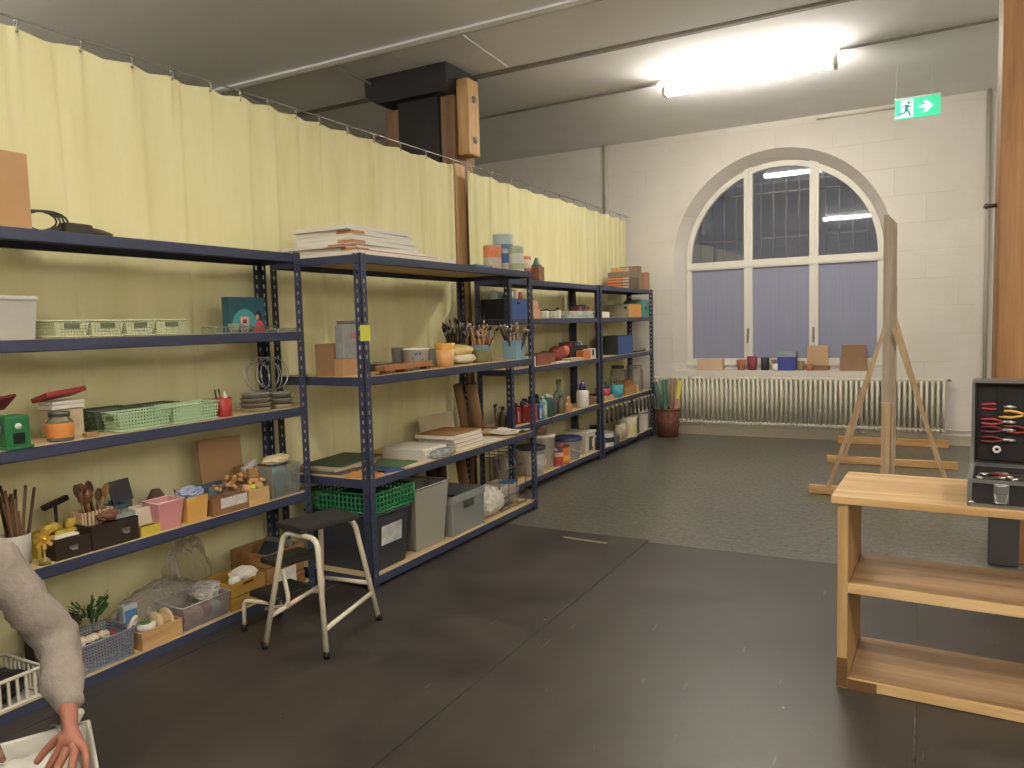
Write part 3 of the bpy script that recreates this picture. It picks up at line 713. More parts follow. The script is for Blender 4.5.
# ------------------------------------------------------------------ folding step stool
def stool():
    L = V((-2.42, 2.57, 0))
    t = thing('step_stool', 'cream tube step stool with black treads on dark mat', 'step stool', L)
    def mb():
        b = MB(); b.T = Matrix.Translation(-L); return b
    z0 = .007; TR = M('#26231f', .7, .3, 40., bump=.3)
    def round_path(pts, r=.05, n=5):
        out = [V(pts[0])]
        for a, c, d in zip(pts, pts[1:], pts[2:]):
            a, c, d = V(a), V(c), V(d); p = c + (a - c).normalized() * r; q = c + (d - c).normalized() * r
            for k in range(n + 1):
                u = k / n; out.append(p * (1 - u) ** 2 + c * 2 * u * (1 - u) + q * u * u)
        return out + [V(pts[-1])]
    fl, fr, br, bl = (-2.583, 2.347, z0), (-2.255, 2.388, z0), (-2.323, 2.831, z0), (-2.65, 2.79, z0)
    tfl, tfr, tbr, tbl = (-2.515, 2.43, .525), (-2.295, 2.405, .525), (-2.372, 2.735, .525), (-2.56, 2.715, .525)
    lp = lambda a, b, z: tuple(V(a).lerp(V(b), (z - a[2]) / (b[2] - a[2])))
    mb().tube(round_path([fl, tfl, tfr, fr]), .0125).build('front_leg_frame', CREAMP, t)
    mb().tube(round_path([bl, tbl, tbr, br]), .0125).build('rear_leg_frame', CREAMP, t)
    for f in (fl, fr, br, bl): mb().lathe([(0, .001), (.015, .001), (.0155, .03), (.0125, .032)], 12, (f[0], f[1], 0.0065)).build('rubber_foot', BLACK, t)
    mb().tube([lp(fr, tfr, .13), lp(br, tbr, .15)], .011).build('side_rail', CREAMP, t)
    sr = mb().tube([lp(fl, tfl, .15), lp(bl, tbl, .16)], .011).build('side_rail', CREAMP, t)
    mb().tube([lp(bl, tbl, .2), lp(br, tbr, .2)], .011).build('rear_rail', CREAMP, t)
    s = MB().box(-.1, .1, -.168, .15, 0, .03, .008)
    s.build('top_tread', TR, t, loc=V((-2.435, 2.575, .538)) - L, rot=(0, 0, math.radians(-12)))
    MB().box(-.08, .08, -.11, .11, 0, .026, .007).build('middle_tread', TR, t, loc=V((-2.66, 2.60, .33)) - L, rot=(0, 0, math.radians(-10)))
    MB().box(-.09, .09, -.115, .115, 0, .024, .007).build('lower_tread', TR, t, loc=V((-2.715, 2.585, .165)) - L, rot=(0, 0, math.radians(-10)))
    for yy in (2.49, 2.72):
        mb().tube(round_path([(-2.6, yy, .325), (-2.55, yy - .01, .16), (-2.72, yy - .0, .12)], .06), .010).build('swing_arm', CREAMP, t)
        mb().tube(round_path([(-2.68, yy - .01, .155), (-2.825, yy - .035, .155), (-2.83, yy - .037, z0)], .03), .010).build('lower_leg', CREAMP, t)
        mb().lathe([(0, 0), (.013, 0), (.013, .03), (.010, .032)], 10, (-2.83, yy - .037, .0071)).build('rubber_foot', BLACK, t)
    mb().bar((-2.58, 2.455, .15), (-2.6, 2.6, .155), .004, .03).build('warning_label', M('#a33a32', .6, .3, 60.), t)
stool()

# ------------------------------------------------------------------ person kneeling at the left edge
def skinned(name, vs, es, mat, parent, sub=2, root=0):
    """vs: list of ((x,y,z), r); es: edges -> one continuous skinned surface"""
    me = bpy.data.meshes.new(name); me.from_pydata([v[0] for v in vs], es, []); me.update()
    o = bpy.data.objects.new(name, me); col.objects.link(o); o.parent = parent
    bm = bmesh.new(); bm.from_mesh(me); ly = bm.verts.layers.skin.verify()
    for i, v in enumerate(bm.verts):
        r = vs[i][1]; v[ly].radius = r if isinstance(r, tuple) else (r, r); v[ly].use_root = (i == root)
    bm.to_mesh(me); bm.free()
    m = o.modifiers.new('skin', 'SKIN'); m.use_smooth_shade = True; m.branch_smoothing = .6
    s = o.modifiers.new('sub', 'SUBSURF'); s.levels = sub; s.render_levels = sub
    me.materials.append(mat)
    return o
def person():
    P0 = V((-2.62, .82, .0))
    t = thing('person', 'person in grey sweater kneeling at left edge, reaching into a white bin', 'person', P0)
    SK = M('#a2654e', .55, .08, 12., bump=.05); SW = M('#91867a', .95, .18, 45., bump=.5); TRO = M('#2b2d35', .85, .1, 20.); HAIR = M('#4a3527', .6, .2, 30., stretch=(6, 6, 1))
    W = lambda *p: tuple(V(p) - P0)
    sR, eR, wR = (-2.385, 1.17, .79), (-2.31, 1.30, .49), (-2.105, 1.195, .362)
    sL, eL, wL = (-2.73, 1.03, .82), (-2.92, .98, .58), (-2.86, .78, .40)
    vs = [(W(-2.62, .82, .30), .125), (W(-2.615, .87, .48), .115), (W(-2.59, .97, .68), .1), (W(-2.57, 1.06, .82), .065), (W(-2.575, 1.09, .895), .05), (W(-2.585, 1.115, .955), .055),
          (W(-2.59, 1.125, 1.02), .082), (W(-2.59, 1.11, 1.10), .075), (W(-2.59, 1.11, 1.14), .03)]
    es = [(i, i + 1) for i in range(8)]
    def add(p, r, to):
        vs.append((W(*p), r)); es.append((to, len(vs) - 1)); return len(vs) - 1
    # arms
    hands = []
    for s, e, w in ((sR, eR, wR), (sL, eL, wL)):
        a = add(s, .045, 3); a = add(tuple(V(s).lerp(V(e), .5)), .048, a); a = add(e, .041, a); a = add(tuple(V(e).lerp(V(w), .4)), .040, a); a = add(w, (.026, .022), a); hands.append(a)
    # right hand: palm then five fingers; index and thumb reach down to the paper, the others curl
    pr_ = add((-2.050, 1.168, .332), (.037, .02), hands[0]) 
    def finger(pts, r, to):
        for i, p in enumerate(pts): to = add(p, r * (1 - .13 * i), to)
    finger([(-2.060, 1.142, .306), (-2.066, 1.118, .276), (-2.072, 1.102, .25), (-2.08, 1.1, .222)], .0135, pr_)          # index
    finger([(-2.034, 1.140, .304), (-2.030, 1.114, .276), (-2.028, 1.096, .25), (-2.032, 1.092, .224)], .0138, pr_)          # middle
    finger([(-2.010, 1.150, .304), (-1.996, 1.130, .278), (-1.988, 1.12, .252), (-1.998, 1.118, .232)], .013, pr_)         # ring
    finger([(-1.992, 1.166, .308), (-1.974, 1.156, .286), (-1.966, 1.15, .264), (-1.976, 1.15, .248)], .0115, pr_)         # little
    finger([(-2.096, 1.160, .318), (-2.118, 1.130, .288), (-2.128, 1.106, .258)], .0135, pr_)          # thumb
    pl = add((-2.83, .72, .33), (.036, .018), hands[1]); kl = add((-2.81, .69, .29), (.038, .016), pl)
    for k, (dx, dy) in enumerate(((.03, .03), (.035, .01), (.035, -.012), (.028, -.03))): finger([(-2.81 + dx, .69 + dy, .265), (-2.805 + dx, .69 + dy, .235), (-2.81 + dx, .69 + dy, .212)], .0092, kl)
    finger([(-2.80, .73, .30), (-2.775, .735, .27)], .011, pl)
    # legs, kneeling on the heels
    for s in (-1, 1):
        hx = -2.62 + s * .09
        a = add((hx, .84, .25), .085, 0); a = add((hx + s * .03 - .04, 1.0, .17), .075, a); a = add((hx + s * .06 - .09, 1.17, .085), .058, a)
        a = add((hx + s * .04 - .05, .98, .065), .05, a); a = add((hx + s * .02, .76, .06), .036, a); a = add((hx + s * .02, .68, .055), .034, a); a = add((hx + s * .02, .60, .035), .022, a)
    body = skinned('body', vs, es, SK, t)
    # clothes over the same skeleton
    cv = [(W(-2.62, .82, .32), .15), (W(-2.615, .87, .48), .14), (W(-2.59, .97, .68), .143), (W(-2.57, 1.06, .82), .12), (W(-2.576, 1.09, .90), .07)]
    ce = [(0, 1), (1, 2), (2, 3), (3, 4)]
    for s, e, w in ((sR, eR, wR), (sL, eL, wL)):
        w2 = tuple(V(w).lerp(V(e), .10))
        pts = [(s, .082), (tuple(V(s).lerp(V(e), .35)), .072), (tuple(V(s).lerp(V(e), .7)), .068), (e, .066), (tuple(V(e).lerp(V(w), .3)), .063), (tuple(V(e).lerp(V(w), .6)), .053), (tuple(V(e).lerp(V(w), .8)), .04), (w2, .031)]
        to = 3
        for p, r in pts:
            cv.append((W(*p), r)); ce.append((to, len(cv) - 1)); to = len(cv) - 1
    sw = skinned('sweater', cv, ce, SW, t)
    tx = bpy.data.textures.new('cloth_folds', 'CLOUDS'); tx.noise_scale = .085
    d = sw.modifiers.new('folds', 'DISPLACE'); d.texture = tx; d.strength = .055; d.mid_level = .5
    tv = [(W(-2.62, .82, .30), .155)]; te = []
    for s in (-1, 1):
        hx = -2.62 + s * .09; to = 0
        for p, r in (((hx, .84, .25), .1), ((hx + s * .03 - .04, 1.0, .175), .088), ((hx + s * .06 - .09, 1.17, .09), .07), ((hx + s * .04 - .05, .98, .072), .062), ((hx + s * .02, .76, .066), .048)):
            tv.append((W(*p), r)); te.append((to, len(tv) - 1)); to = len(tv) - 1
    skinned('trousers', tv, te, TRO, t)
    for s in (-1, 1):
        hx = -2.62 + s * .11
        skinned('shoe', [(W(hx, .74, .06), .045), (W(hx, .66, .052), .045), (W(hx, .58, .04), .034)], [(0, 1), (1, 2)], BLACK, t)
    hr = MB(); hc = V(W(-2.592, 1.098, 1.065))
    hr.ball(hc, .1, 3, (.95, 1.05, 1.12))
    for v in list(hr.bm.verts):
        if (v.co - hc).y > .035 and (v.co - hc).z < .055: hr.bm.verts.remove(v)
    hr.build('hair', HAIR, t, smooth=True)
    fc = V(W(-2.59, 1.195, 1.02))
    for s in (-1, 1):
        MB().ball(fc + V((s * .03, -.003, .022)), .011, 2).build('eye', M('#e8e4dc', .2), t)
        MB().ball(fc + V((s * .03, .005, .021)), .0055, 2).build('iris', M('#3b2a1c', .2), t)
        MB().ball(W(-2.59 + s * .083, 1.115, 1.025), .03, 2, (.35, .7, 1)).build('ear', SK, t)
    MB().ball(fc + V((0, .012, -.002)), .016, 2, (.75, 1, 1.3)).build('nose', SK, t)
    MB().ball(fc + V((0, -.004, -.035)), .02, 2, (1.1, .5, .35)).build('mouth', M('#96564b', .5), t)
person()
def white_bin():
    rz = math.atan2(-.19, .35)
    t = thing('white_bin', 'white plastic bin under the kneeling person\'s hand', 'bin', (-2.31, 1.37, .007), rz)
    WP = M('#d9d5ca', .5, .04, 6.)
    MB().tray(0, .40, -.34, 0, 0, .2, .006, .02).build('tub', WP, t)
    MB().tube([(0, 0, .2), (.4, 0, .2), (.4, -.34, .2), (0, -.34, .2)], .008, 8, closed=True).build('rim', WP, t)
    R = Matrix.Translation((-2.31, 1.37, .007)) @ Matrix.Rotation(rz, 4, 'Z')
    o = MB().lump((0, 0, .0), (.29, .23, .09), 5, .2, 4).build('crumpled_paper', PAPER, loc=R @ V((.2, -.17, .155)), rot=(0, 0, rz)); tag(o, 'crumpled white paper filling the white bin', 'paper')
    o = MB().tube([(-.09, 0, 0), (-.03, .004, .004), (.06, 0, 0)], [.012, .014, .009], 10).build('chisel', wood('#8c6a48', '#5e432b', 'x'), loc=R @ V((.08, -.24, .225)), rot=(0, .1, rz + .3)); tag(o, 'brown wooden chisel lying on the white paper', 'chisel')
    o = thing('clamp', 'pale clamp with steel rings beside the person\'s hand', 'clamp', R @ V((.0, -.07, .2)), rz + .6)
    MB().tube([(0, 0, .0), (.035, .01, .03), (.06, .02, .06)], [.018, .021, .012], 10).build('grip', M('#cfcab4', .5), o)
    for x, z in ((-.005, .0), (.035, .01)): MB().tube([(x + .022 * math.cos(a * PI / 6), -.02, z + .022 * math.sin(a * PI / 6)) for a in range(12)], .004, 6, closed=True).build('ring', STEEL, o)
white_bin()
# ------------------------------------------------------------------ small-item builders (xf = front face, dep = depth toward the curtain)
def solo(b, name, mat, label, cat, loc, rz=0., group=None, smooth=False, rot=None):
    return tag(b.build(name, mat, None, smooth, loc, rot or (0, 0, rz)), label, cat, group)
def ctr(xf, dep, y0, y1, z): return (xf - dep / 2, (y0 + y1) / 2, z)
def carton(label, xf, dep, y0, y1, z, h, mat=CARD, name='carton', cat='box', rz=0., open_=False, group=None, bev=.002):
    d, w = dep / 2, (y1 - y0) / 2
    b = MB()
    if open_: b.tray(-d, d, -w, w, 0, h, .004)
    else: b.box(-d, d, -w, w, 0, h, bev)
    return solo(b, name, mat, label, cat, ctr(xf, dep, y0, y1, z), rz, group)
def lidded(label, xf, dep, y0, y1, z, h, mbox, mlid, name='box', cat='box', lid_h=.03, rz=0., extra=None):
    t = thing(name, label, cat, ctr(xf, dep, y0, y1, z), rz); d, w = dep / 2, (y1 - y0) / 2
    MB().box(-d + .003, d - .003, -w + .003, w - .003, 0, h - lid_h, .003, .004).build('body', mbox, t)
    MB().box(-d, d, -w, w, h - lid_h, h, .004).build('lid', mlid, t)
    return t
def perf_basket(label, xf, dep, y0, y1, z, h, c, handle='x', k=190., name='basket', group=None, rz=0.):
    t = thing(name, label, 'basket', ctr(xf, dep, y0, y1, z), rz, group); d, w = dep / 2, (y1 - y0) / 2
    MB().tray(-d, d, -w, w, 0, h - .004, .003, .012).build('woven_body', lattice(c, k), t)
    b = MB(); tp = [(d, -w), (d, w), (-d, w), (-d, -w)]
    b.tube([(x, y, h - .004) for x, y in tp], .0045, 6, closed=True); b.tube([(x * .93, y * .93, .006) for x, y in tp], .004, 6, closed=True)
    sol = M(c, .5, .05, 9.); b.build('rim', sol, t)
    hd = M('#5f6b4c', .6)
    if handle == 'x': MB().box(d - .003, d + .002, -w * .42, w * .42, h - .032, h - .012, .002).build('handle_slot', hd, t)
    else:
        for s in (-1, 1): MB().box(-d * .4, d * .4, s * w - .003, s * w + .003, h - .034, h - .014, .002).build('handle_slot', hd, t)
    return t
def crate(label, xf, dep, y0, y1, z, h, c, name='crate', rail=5, cat='crate', hole=True, k=90.):
    """slatted plastic crate with real gaps between the bars"""
    t = thing(name, label, cat, ctr(xf, dep, y0, y1, z)); d, w = dep / 2, (y1 - y0) / 2; m = M(c, .45, .06, 8.)
    MB().box(-d + .01, d - .01, -w + .01, w - .01, 0, .006).build('base', m, t)
    fr = MB()
    for zz in (.006, h - .008): fr.tube([(d, -w, zz), (d, w, zz), (-d, w, zz), (-d, -w, zz)], .008, 6, closed=True)
    for x, y in ((d, -w), (d, w), (-d, w), (-d, -w)): fr.tube([(x, y, 0), (x, y, h - .004)], .009, 6)
    fr.build('rim', m, t)
    b = MB(); n = max(4, int(2 * w / .03))
    for i in range(1, n):
        for x in (d, -d): b.box(x - .003, x + .003, -w + 2 * w * i / n - .005, -w + 2 * w * i / n + .005, 0, h - .008)
    n = max(3, int(2 * d / .03))
    for i in range(1, n):
        for y in (w, -w): b.box(-d + 2 * d * i / n - .005, -d + 2 * d * i / n + .005, y - .003, y + .003, 0, h - .008)
    for r in range(1, rail):
        zz = h * r / rail
        for x in (d, -d): b.box(x - .0025, x + .0025, -w, w, zz - .004, zz + .004)
        for y in (w, -w): b.box(-d, d, y - .0025, y + .0025, zz - .004, zz + .004)
    b.build('bars', m, t)['kind'] = 'stuff'
    return t
def wood_crate(label, xf, dep, y0, y1, z, h, mt, slats=2, name='wooden_crate', grip=False, t_=.01):
    t = thing(name, label, 'crate', ctr(xf, dep, y0, y1, z)); d, w = dep / 2, (y1 - y0) / 2
    sh = h / slats
    MB().box(-d + t_, d - t_, -w + t_, w - t_, 0, .008).build('bottom', mt, t)
    for i in range(slats):
        za, zb = i * sh + .001, (i + 1) * sh - .005
        for x in (d - t_, -d): MB().box(x, x + t_, -w, w, za, zb, .001).build('slat', mt, t)
        for y in (w - t_, -w): MB().box(-d + t_, d - t_, y, y + t_, za, zb, .001).build('slat', mt, t)
    b = MB()
    for x in (d - t_ - .012, -d + t_):
        for y in (w - t_ - .012, -w + t_): b.box(x, x + .012, y, y + .012, .008, h - .01)
    b.build('corner_posts', mt, t)
    if grip: MB().box(d - .001, d + .002, -w * .3, w * .3, h * .66, h * .82, .001).build('hand_hole', M('#4a3416', .9), t)
    return t
def wbox(label, xf, dep, y0, y1, z, h, mt, name='wooden_box', t_=.008, cat='box', rz=0.):
    d, w = dep / 2, (y1 - y0) / 2
    return solo(MB().tray(-d, d, -w, w, 0, h, t_), name, mt, label, cat, ctr(xf, dep, y0, y1, z), rz)
def pot(label, x, y, z, r, h, mt, name='cup', cat='cup', flare=1.15, n=20, group=None, wall=.003):
    b = MB().lathe([(0, 0), (r / flare * .95, 0), (r / flare, .003), (r, h), (r - wall, h), (r / flare - wall, .005), (0, .005)], n)
    return solo(b, name, mt, label, cat, (x, y, z), 0, group)
def can(label, x, y, z, r, h, c, c2='#c9c9c4', name='tin_can', group=None, cat='can', band=None):
    t = thing(name, label, cat, (x, y, z), 0, group)
    MB().lathe([(0, 0), (r, 0), (r, .004), (r * .985, .006), (r * .985, h - .006), (r, h - .004), (r, h), (r * .9, h), (r * .9, h - .004), (0, h - .004)], 20).build('body', M(c2, .35, .05, 6., metal=.6), t)
    MB().lathe([(r * .99, h * .06), (r * .992, h * .07), (r * .992, h * .93), (r * .99, h * .94)], 20).build('label_band', M(c, .5, .3, 30.), t)
    if band: MB().lathe([(r * .994, h * band[1]), (r * .998, h * band[1] + .001), (r * .998, h * band[2]), (r * .994, h * band[2] + .001)], 20).build('colour_stripe', M(band[0], .5, .2, 40.), t)
    return t
def bucket(label, x, y, z, r, h, c, lid=None, wrap=None, handle=True, open_=True):
    t = thing('bucket', label, 'bucket', (x, y, z)); m = M(c, .45, .04, 6.); r0 = r * .86
    MB().lathe([(0, 0), (r0, 0), (r, h * .93), (r * 1.03, h * .93), (r * 1.03, h), (r * .97, h), (r0 * .97, .005), (0, .005)], 28).build('tub', m, t)
    if wrap:
        b = MB(); k0, k1 = .18, .78
        for i in range(9):
            a0, a1 = -1.1 + i * .2, -.9 + i * .2
            f = lambda a, k: ((r0 + (r - r0) * k / .93 + .001) * math.cos(a), (r0 + (r - r0) * k / .93 + .001) * math.sin(a), h * k)
            b.bm.faces.new([b._v(p) for p in (f(a0, k0), f(a1, k0), f(a1, k1), f(a0, k1))])
        b.build('printed_label', wrap, t)
    if lid: MB().lathe([(0, h + .012), (r * .97, h + .012), (r * 1.05, h + .008), (r * 1.05, h - .014), (r * 1.035, h - .014), (r * 1.035, h + .001), (0, h + .001)], 28).build('lid', M(lid, .45, .05, 6.), t)
    if handle: MB().tube([(r * 1.02 * math.cos(a), r * 1.02 * math.sin(a), h * .88 - .5 * h * math.sin((a + 1.5) / 3. * PI)) for a in [-1.5 + .3 * i for i in range(11)]], .003, 6).build('handle', M('#cfcdc5', .4), t)
    return t
def bottle(label, x, y, z, r, h, c, cap='#1c1c1e', neck=.3, name='bottle', group=None, cat='bottle', clear_=None, band=None, capr=.42):
    t = thing(name, label, cat, (x, y, z), 0, group); hb = h * (1 - neck)
    MB().lathe([(0, 0), (r * .94, 0), (r, .006), (r, hb * .9), (r * .85, hb), (r * .4, hb + h * neck * .3), (r * .36, h * .86), (0, h * .86)], 18).build('body', clear_ or M(c, .4, .08, 12.), t)
    MB().lathe([(0, h), (r * capr * .75, h), (r * capr, h - .004), (r * capr, h * .85), (0, h * .85)], 14).build('cap', M(cap, .4, .05, 9.), t)
    if band: MB().lathe([(r * 1.0, hb * .2), (r * 1.008, hb * .21), (r * 1.008, hb * .75), (r * 1.0, hb * .76)], 18).build('label_band', M(band, .55, .25, 40.), t)
    return t
def sticks(n, x, y, z, spread, L, mats, name, label, cat, group, r=.004, lean=.25, seed=1, kind='stick', fan=None):
    rnd = random.Random(seed); first = {}
    for i in range(n):
        mt = mats[i % len(mats)]
        a = rnd.uniform(0, 2 * PI); q = spread * math.sqrt(rnd.random()); l = L * rnd.uniform(.72, 1.)
        if i % len(mats) not in first:
            o = bpy.data.objects.new(name, None); o.empty_display_size = .03; col.objects.link(o); tag(o, label, cat, group)
            if kind == 'brush':
                MB().tube([(0, 0, 0), (0, 0, l * .45), (0, 0, l * .78)], [r * .5, r * 1.1, r * .9], 7).build('handle', mt, o)
                MB().tube([(0, 0, l * .78), (0, 0, l * .88)], r * 1.15, 7).build('ferrule', STEEL, o)
                MB().tube([(0, 0, l * .88), (0, 0, l * .94), (0, 0, l)], [r * 1.1, r * 1.35, r * .4], 7).build('bristles', M(['#2d2017', '#6b4a2a', '#c9b58d'][i % 3], .9), o)
            elif kind == 'spoon':
                MB().tube([(0, 0, 0), (0, 0, l * .8)], r, 7).build('handle', mt, o); MB().ball((0, 0, l * .88), .022, 2, (.9, .35, 1.4)).build('bowl', mt, o)
            else: bpy.data.objects.remove(o); o = tag(MB().tube([(0, 0, 0), (0, 0, l)], [r, r * .9], 7).build(name, mt), label, cat, group)
            first[i % len(mats)] = o
        else: o = dup(first[i % len(mats)])
        o.location = (x + q * math.cos(a), y + q * math.sin(a), z)
        tilt = lean * rnd.uniform(.2, 1.); o.rotation_euler = (-tilt * math.sin(a), tilt * math.cos(a), rnd.uniform(0, 6))
        if i >= len(mats): s = rnd.uniform(.8, 1.1); o.scale = (1, 1, s)
def stack(items, xf, y0, z):
    """flat things one on another: (label, dep, width, h, mat, dx, dy, rz, name, cat)"""
    for lb, dep, w, h, mt, dx, dy, rz, nm, ct in items:
        solo(MB().box(-dep / 2, dep / 2, -w / 2, w / 2, 0, h - .0005, .0012), nm, mt, lb, ct, (xf - dep / 2 + dx, y0 + w / 2 + dy, z), rz); z += h
    return z
def book(label, x, y, z, dx, dy, h, c, rz=0., name='book', group=None, rot=None):
    t = thing(name, label, 'book', (x, y, z), rz, group, rot=rot)
    MB().box(-dx / 2 + .003, dx / 2 - .002, -dy / 2 + .003, dy / 2 - .003, .002, h - .0025).build('pages', PAPER, t)
    MB().box(-dx / 2, dx / 2, -dy / 2, dy / 2, 0, .002).box(-dx / 2, dx / 2, -dy / 2, dy / 2, h - .0025, h - .0005).box(-dx / 2, -dx / 2 + .002, -dy / 2, dy / 2, 0, h - .0005).build('cover', M(c, .5, .2, 12.), t)
    return t
def plastic_heap(label, x, y, z, d, seed, c='#d9d3c6', fac=.42, name='plastic_bag'):
    return solo(MB().lump((0, 0, d[2] * .45), d, seed, .26, 5, .95), name, clear(c, fac, .12, .3), label, 'plastic bag', (x, y, z), 0, None, True)

# ================================================================== SHELF UNIT A (nearest)
z = ZA[0]
carton('brown cardboard carton on top of the nearest shelf, at left edge', -3.0, .22, 1.5, 1.705, z, .285)
t = thing('coiled_cable', 'black cable coil beside the brown carton on the top shelf', 'cable', (-3.06, 1.77, z))
for k in range(4): MB().tube([(.005 * k + .03 * math.cos(a * PI / 8), .068 * math.cos(a * PI / 8) + .012 * k - .02, .046 + .04 * math.sin(a * PI / 8)) for a in range(16)], .0042, 6, closed=True).build('loop', BLACK, t)
t = thing('cable_adapter', 'dark olive power adapter lying beside the coiled black cable', 'adapter', (-3.03, 1.93, z), .1)
MB().box(-.03, .03, -.1, .02, 0, .045, .012).build('housing', M('#2e2b22', .5), t); MB().tube([(0, .01, .02), (0, .07, .018), (.01, .12, .012)], [.018, .016, .009], 10).build('plug_lead', M('#37332a', .5), t)
z = ZA[1]
t = thing('storage_box', 'milky clear lidded plastic box at left of the green baskets', 'box', ctr(-3.0, .2, 1.46, 1.70, z))
MB().tray(-.1, .1, -.12, .12, 0, .15, .003, .01).build('tub', clear('#f2f0e8', .6, .3, .1), t); MB().box(-.105, .105, -.125, .125, .15, .165, .004).build('lid', clear('#f6f4ec', .8, .3, .1), t)
GG = '#c9cfa6'
for y0, y1, lb in ((1.745, 1.888, 'pale green handled basket next to the milky clear box, first of four'), (1.893, 2.041, 'pale green handled basket, second from the milky clear box'), (2.046, 2.189, 'pale green handled basket, third from the milky clear box'), (2.194, 2.35, 'pale green handled basket, fourth and furthest from the clear box')):
    perf_basket(lb, -2.975, .2, y0, y1, z, .072, GG, 'x', 260., group='pale green baskets in a row')
# printed toy box
t = thing('game_box', 'teal printed toy box showing a child in red, standing by shelf post', 'box', ctr(-3.09, .05, 2.69, 2.94, z), 0)
MB().box(-.025, .025, -.12, .12, 0, .185, .001).build('carton', M('#22525c', .4, .3, 6.), t)
fx = .0255
def flat(poly, x, c, nm, par, mt=None): MB().prism(poly, x, x + .0006, 'yz').build(nm, mt or M(c, .45, .1, 20.), par)
flat([(-.1, .02)] + [(-.02 - .085 * math.cos(k * PI / 10), .03 + .095 * math.sin(k * PI / 10)) for k in range(11)] + [(.07, .02)], fx, '#3f9295', 'printed_arch', t)
flat([(-.05, .025), (.005, .025), (.005, .085), (-.05, .085)], fx + .0008, '#d79a9a', 'printed_screen', t)
flat([(-.035, .04), (-.01, .04), (-.01, .07), (-.035, .07)], fx + .0016, '#5d2f31', 'printed_square', t)
flat([(.025, .006), (.115, .006), (.1, .055), (.075, .068), (.055, .05)], fx + .0008, '#c9344a', 'printed_child', t)
flat([(.07 + .019 * math.cos(k * PI / 6), .088 + .025 * math.sin(k * PI / 6)) for k in range(12)], fx + .0014, '#2a1c1a', 'printed_hair', t)
flat([(.062 + .011 * math.cos(k * PI / 6), .082 + .015 * math.sin(k * PI / 6)) for k in range(12)], fx + .0022, '#c98f78', 'printed_face', t)
t = thing('wire_tray', 'flat wire tray in front of the teal toy box', 'tray', ctr(-2.972, .1, 2.5, 2.9, z))
b = MB()
for zz in (.004, .032): b.tube([(.05, -.19, zz), (.05, .19, zz), (-.05, .19, zz), (-.05, -.19, zz)], .0022, 6, closed=True)
for i in range(20):
    y = -.19 + i * .02; b.tube([(.05, y, .004), (.05, y, .032)], .0014, 5); b.tube([(-.05, y, .032), (-.05, y, .004), (.05, y, .004)], .0014, 5)
b.build('wires', M('#8f9683', .35, .1, 9., metal=.7), t)
for k, y in enumerate((2.66, 2.73)): solo(MB().lathe([(0, 0), (.018, 0), (.024, .02), (.03, .042), (.028, .042), (.02, .02), (0, .004)], 16), 'glass_dish', clear('#dfe6e0', .3, .05, .1), ['small clear glass dish at left in the wire tray', 'small clear glass dish at right in the wire tray'][k], 'dish', (-3.02, y, z + .007))
solo(MB().box(-.04, .04, -.07, .07, 0, .02, .004), 'soap_box', clear('#a9b5a4', .6, .1, .2), 'flat translucent box at right end beside the wire tray', 'box', (-3.02, 2.985, z + .001))

z = ZA[2]
t = thing('pencil_sharpener', 'green desk pencil sharpener with crank, at left edge', 'sharpener', (-3.0, 1.575, z))
GR = M('#1d6a3a', .35, .08, 8.)
MB().box(-.05, .04, -.045, .045, .008, .125, .008).box(-.055, .05, -.05, .05, 0, .012, .003).build('housing', GR, t)
MB().box(.0405, .042, -.02, .022, .02, .06).build('window', M('#1c211e', .15), t); MB().lathe([(0, 0), (.012, 0), (.012, .003), (0, .003)], 16, (.0405, 0, .085), Matrix.Rotation(PI / 2, 3, 'Y')).build('badge', M('#d6dbd0', .4), t)
MB().lathe([(0, 0), (.026, 0), (.028, .006), (.026, .03), (0, .034)], 18, (0, -.046, .08), Matrix.Rotation(PI / 2, 3, 'X')).build('front_drum', STEEL, t)
MB().tube([(0, -.08, .08), (0, -.09, .09), (.01, -.095, .05)], .004, 6).ball((.01, -.1, .045), .01, 2).build('crank', BLACK, t)
t = thing('maroon_box', 'maroon box with slanted open lid behind the green sharpener', 'box', ctr(-3.12, .1, 1.50, 1.64, z))
MB().tray(-.05, .05, -.07, .07, 0, .10, .004).build('body', M('#c05a70', .5), t); MB().box(-.055, .055, -.09, .09, 0, .012, .003).build('lid', M('#7d1f33', .4), t, loc=(.02, 0, .15), rot=(.12, -.55, 0))
t = thing('glass_jar', 'glass jar with orange label in front of the red-lidded pack', 'jar', (-3.02, 1.765, z))
MB().lathe([(0, 0), (.046, 0), (.048, .008), (.048, .075), (.036, .092), (.036, .1)], 22).build('glass', clear('#d8dccb', .25, .05, .1), t); MB().lathe([(.0485, .016), (.0492, .018), (.0492, .07), (.0485, .072)], 22).build('label_band', M('#df8a2c', .5, .2, 30.), t)
MB().lathe([(0, .118), (.037, .118), (.039, .115), (.039, .098), (0, .098)], 22).build('lid', M('#6b6a60', .35, .1, 9., metal=.6), t)
t = thing('card_stack', 'stack of white boxes under a tilted red lid', 'box', ctr(-3.09, .11, 1.775, 1.915, z))
MB().box(-.045, .05, -.06, .065, 0, .115, .002).build('lower_box', M('#bfae8a', .7, .4, 18.), t); MB().box(-.05, .055, -.066, .07, .118, .135, .002).build('white_layer', PAPER, t); MB().box(-.05, .055, -.063, .072, .137, .15, .002).build('white_layer', PAPER, t)
MB().box(-.055, .06, -.085, .085, 0, .02, .004).build('red_lid', M('#a82723', .35), t, loc=(0, 0, .165), rot=(.1, -.25, 0))
carton('tiny brown block on the shelf right of the glass jar', -2.985, .03, 1.85, 1.9, z, .02, CARD2, 'wooden_block', 'block')
perf_basket('dark green basket behind the pale basket on the third shelf', -3.1, .14, 1.96, 2.16, z, .095, '#4f5a41', 'y', 170.)
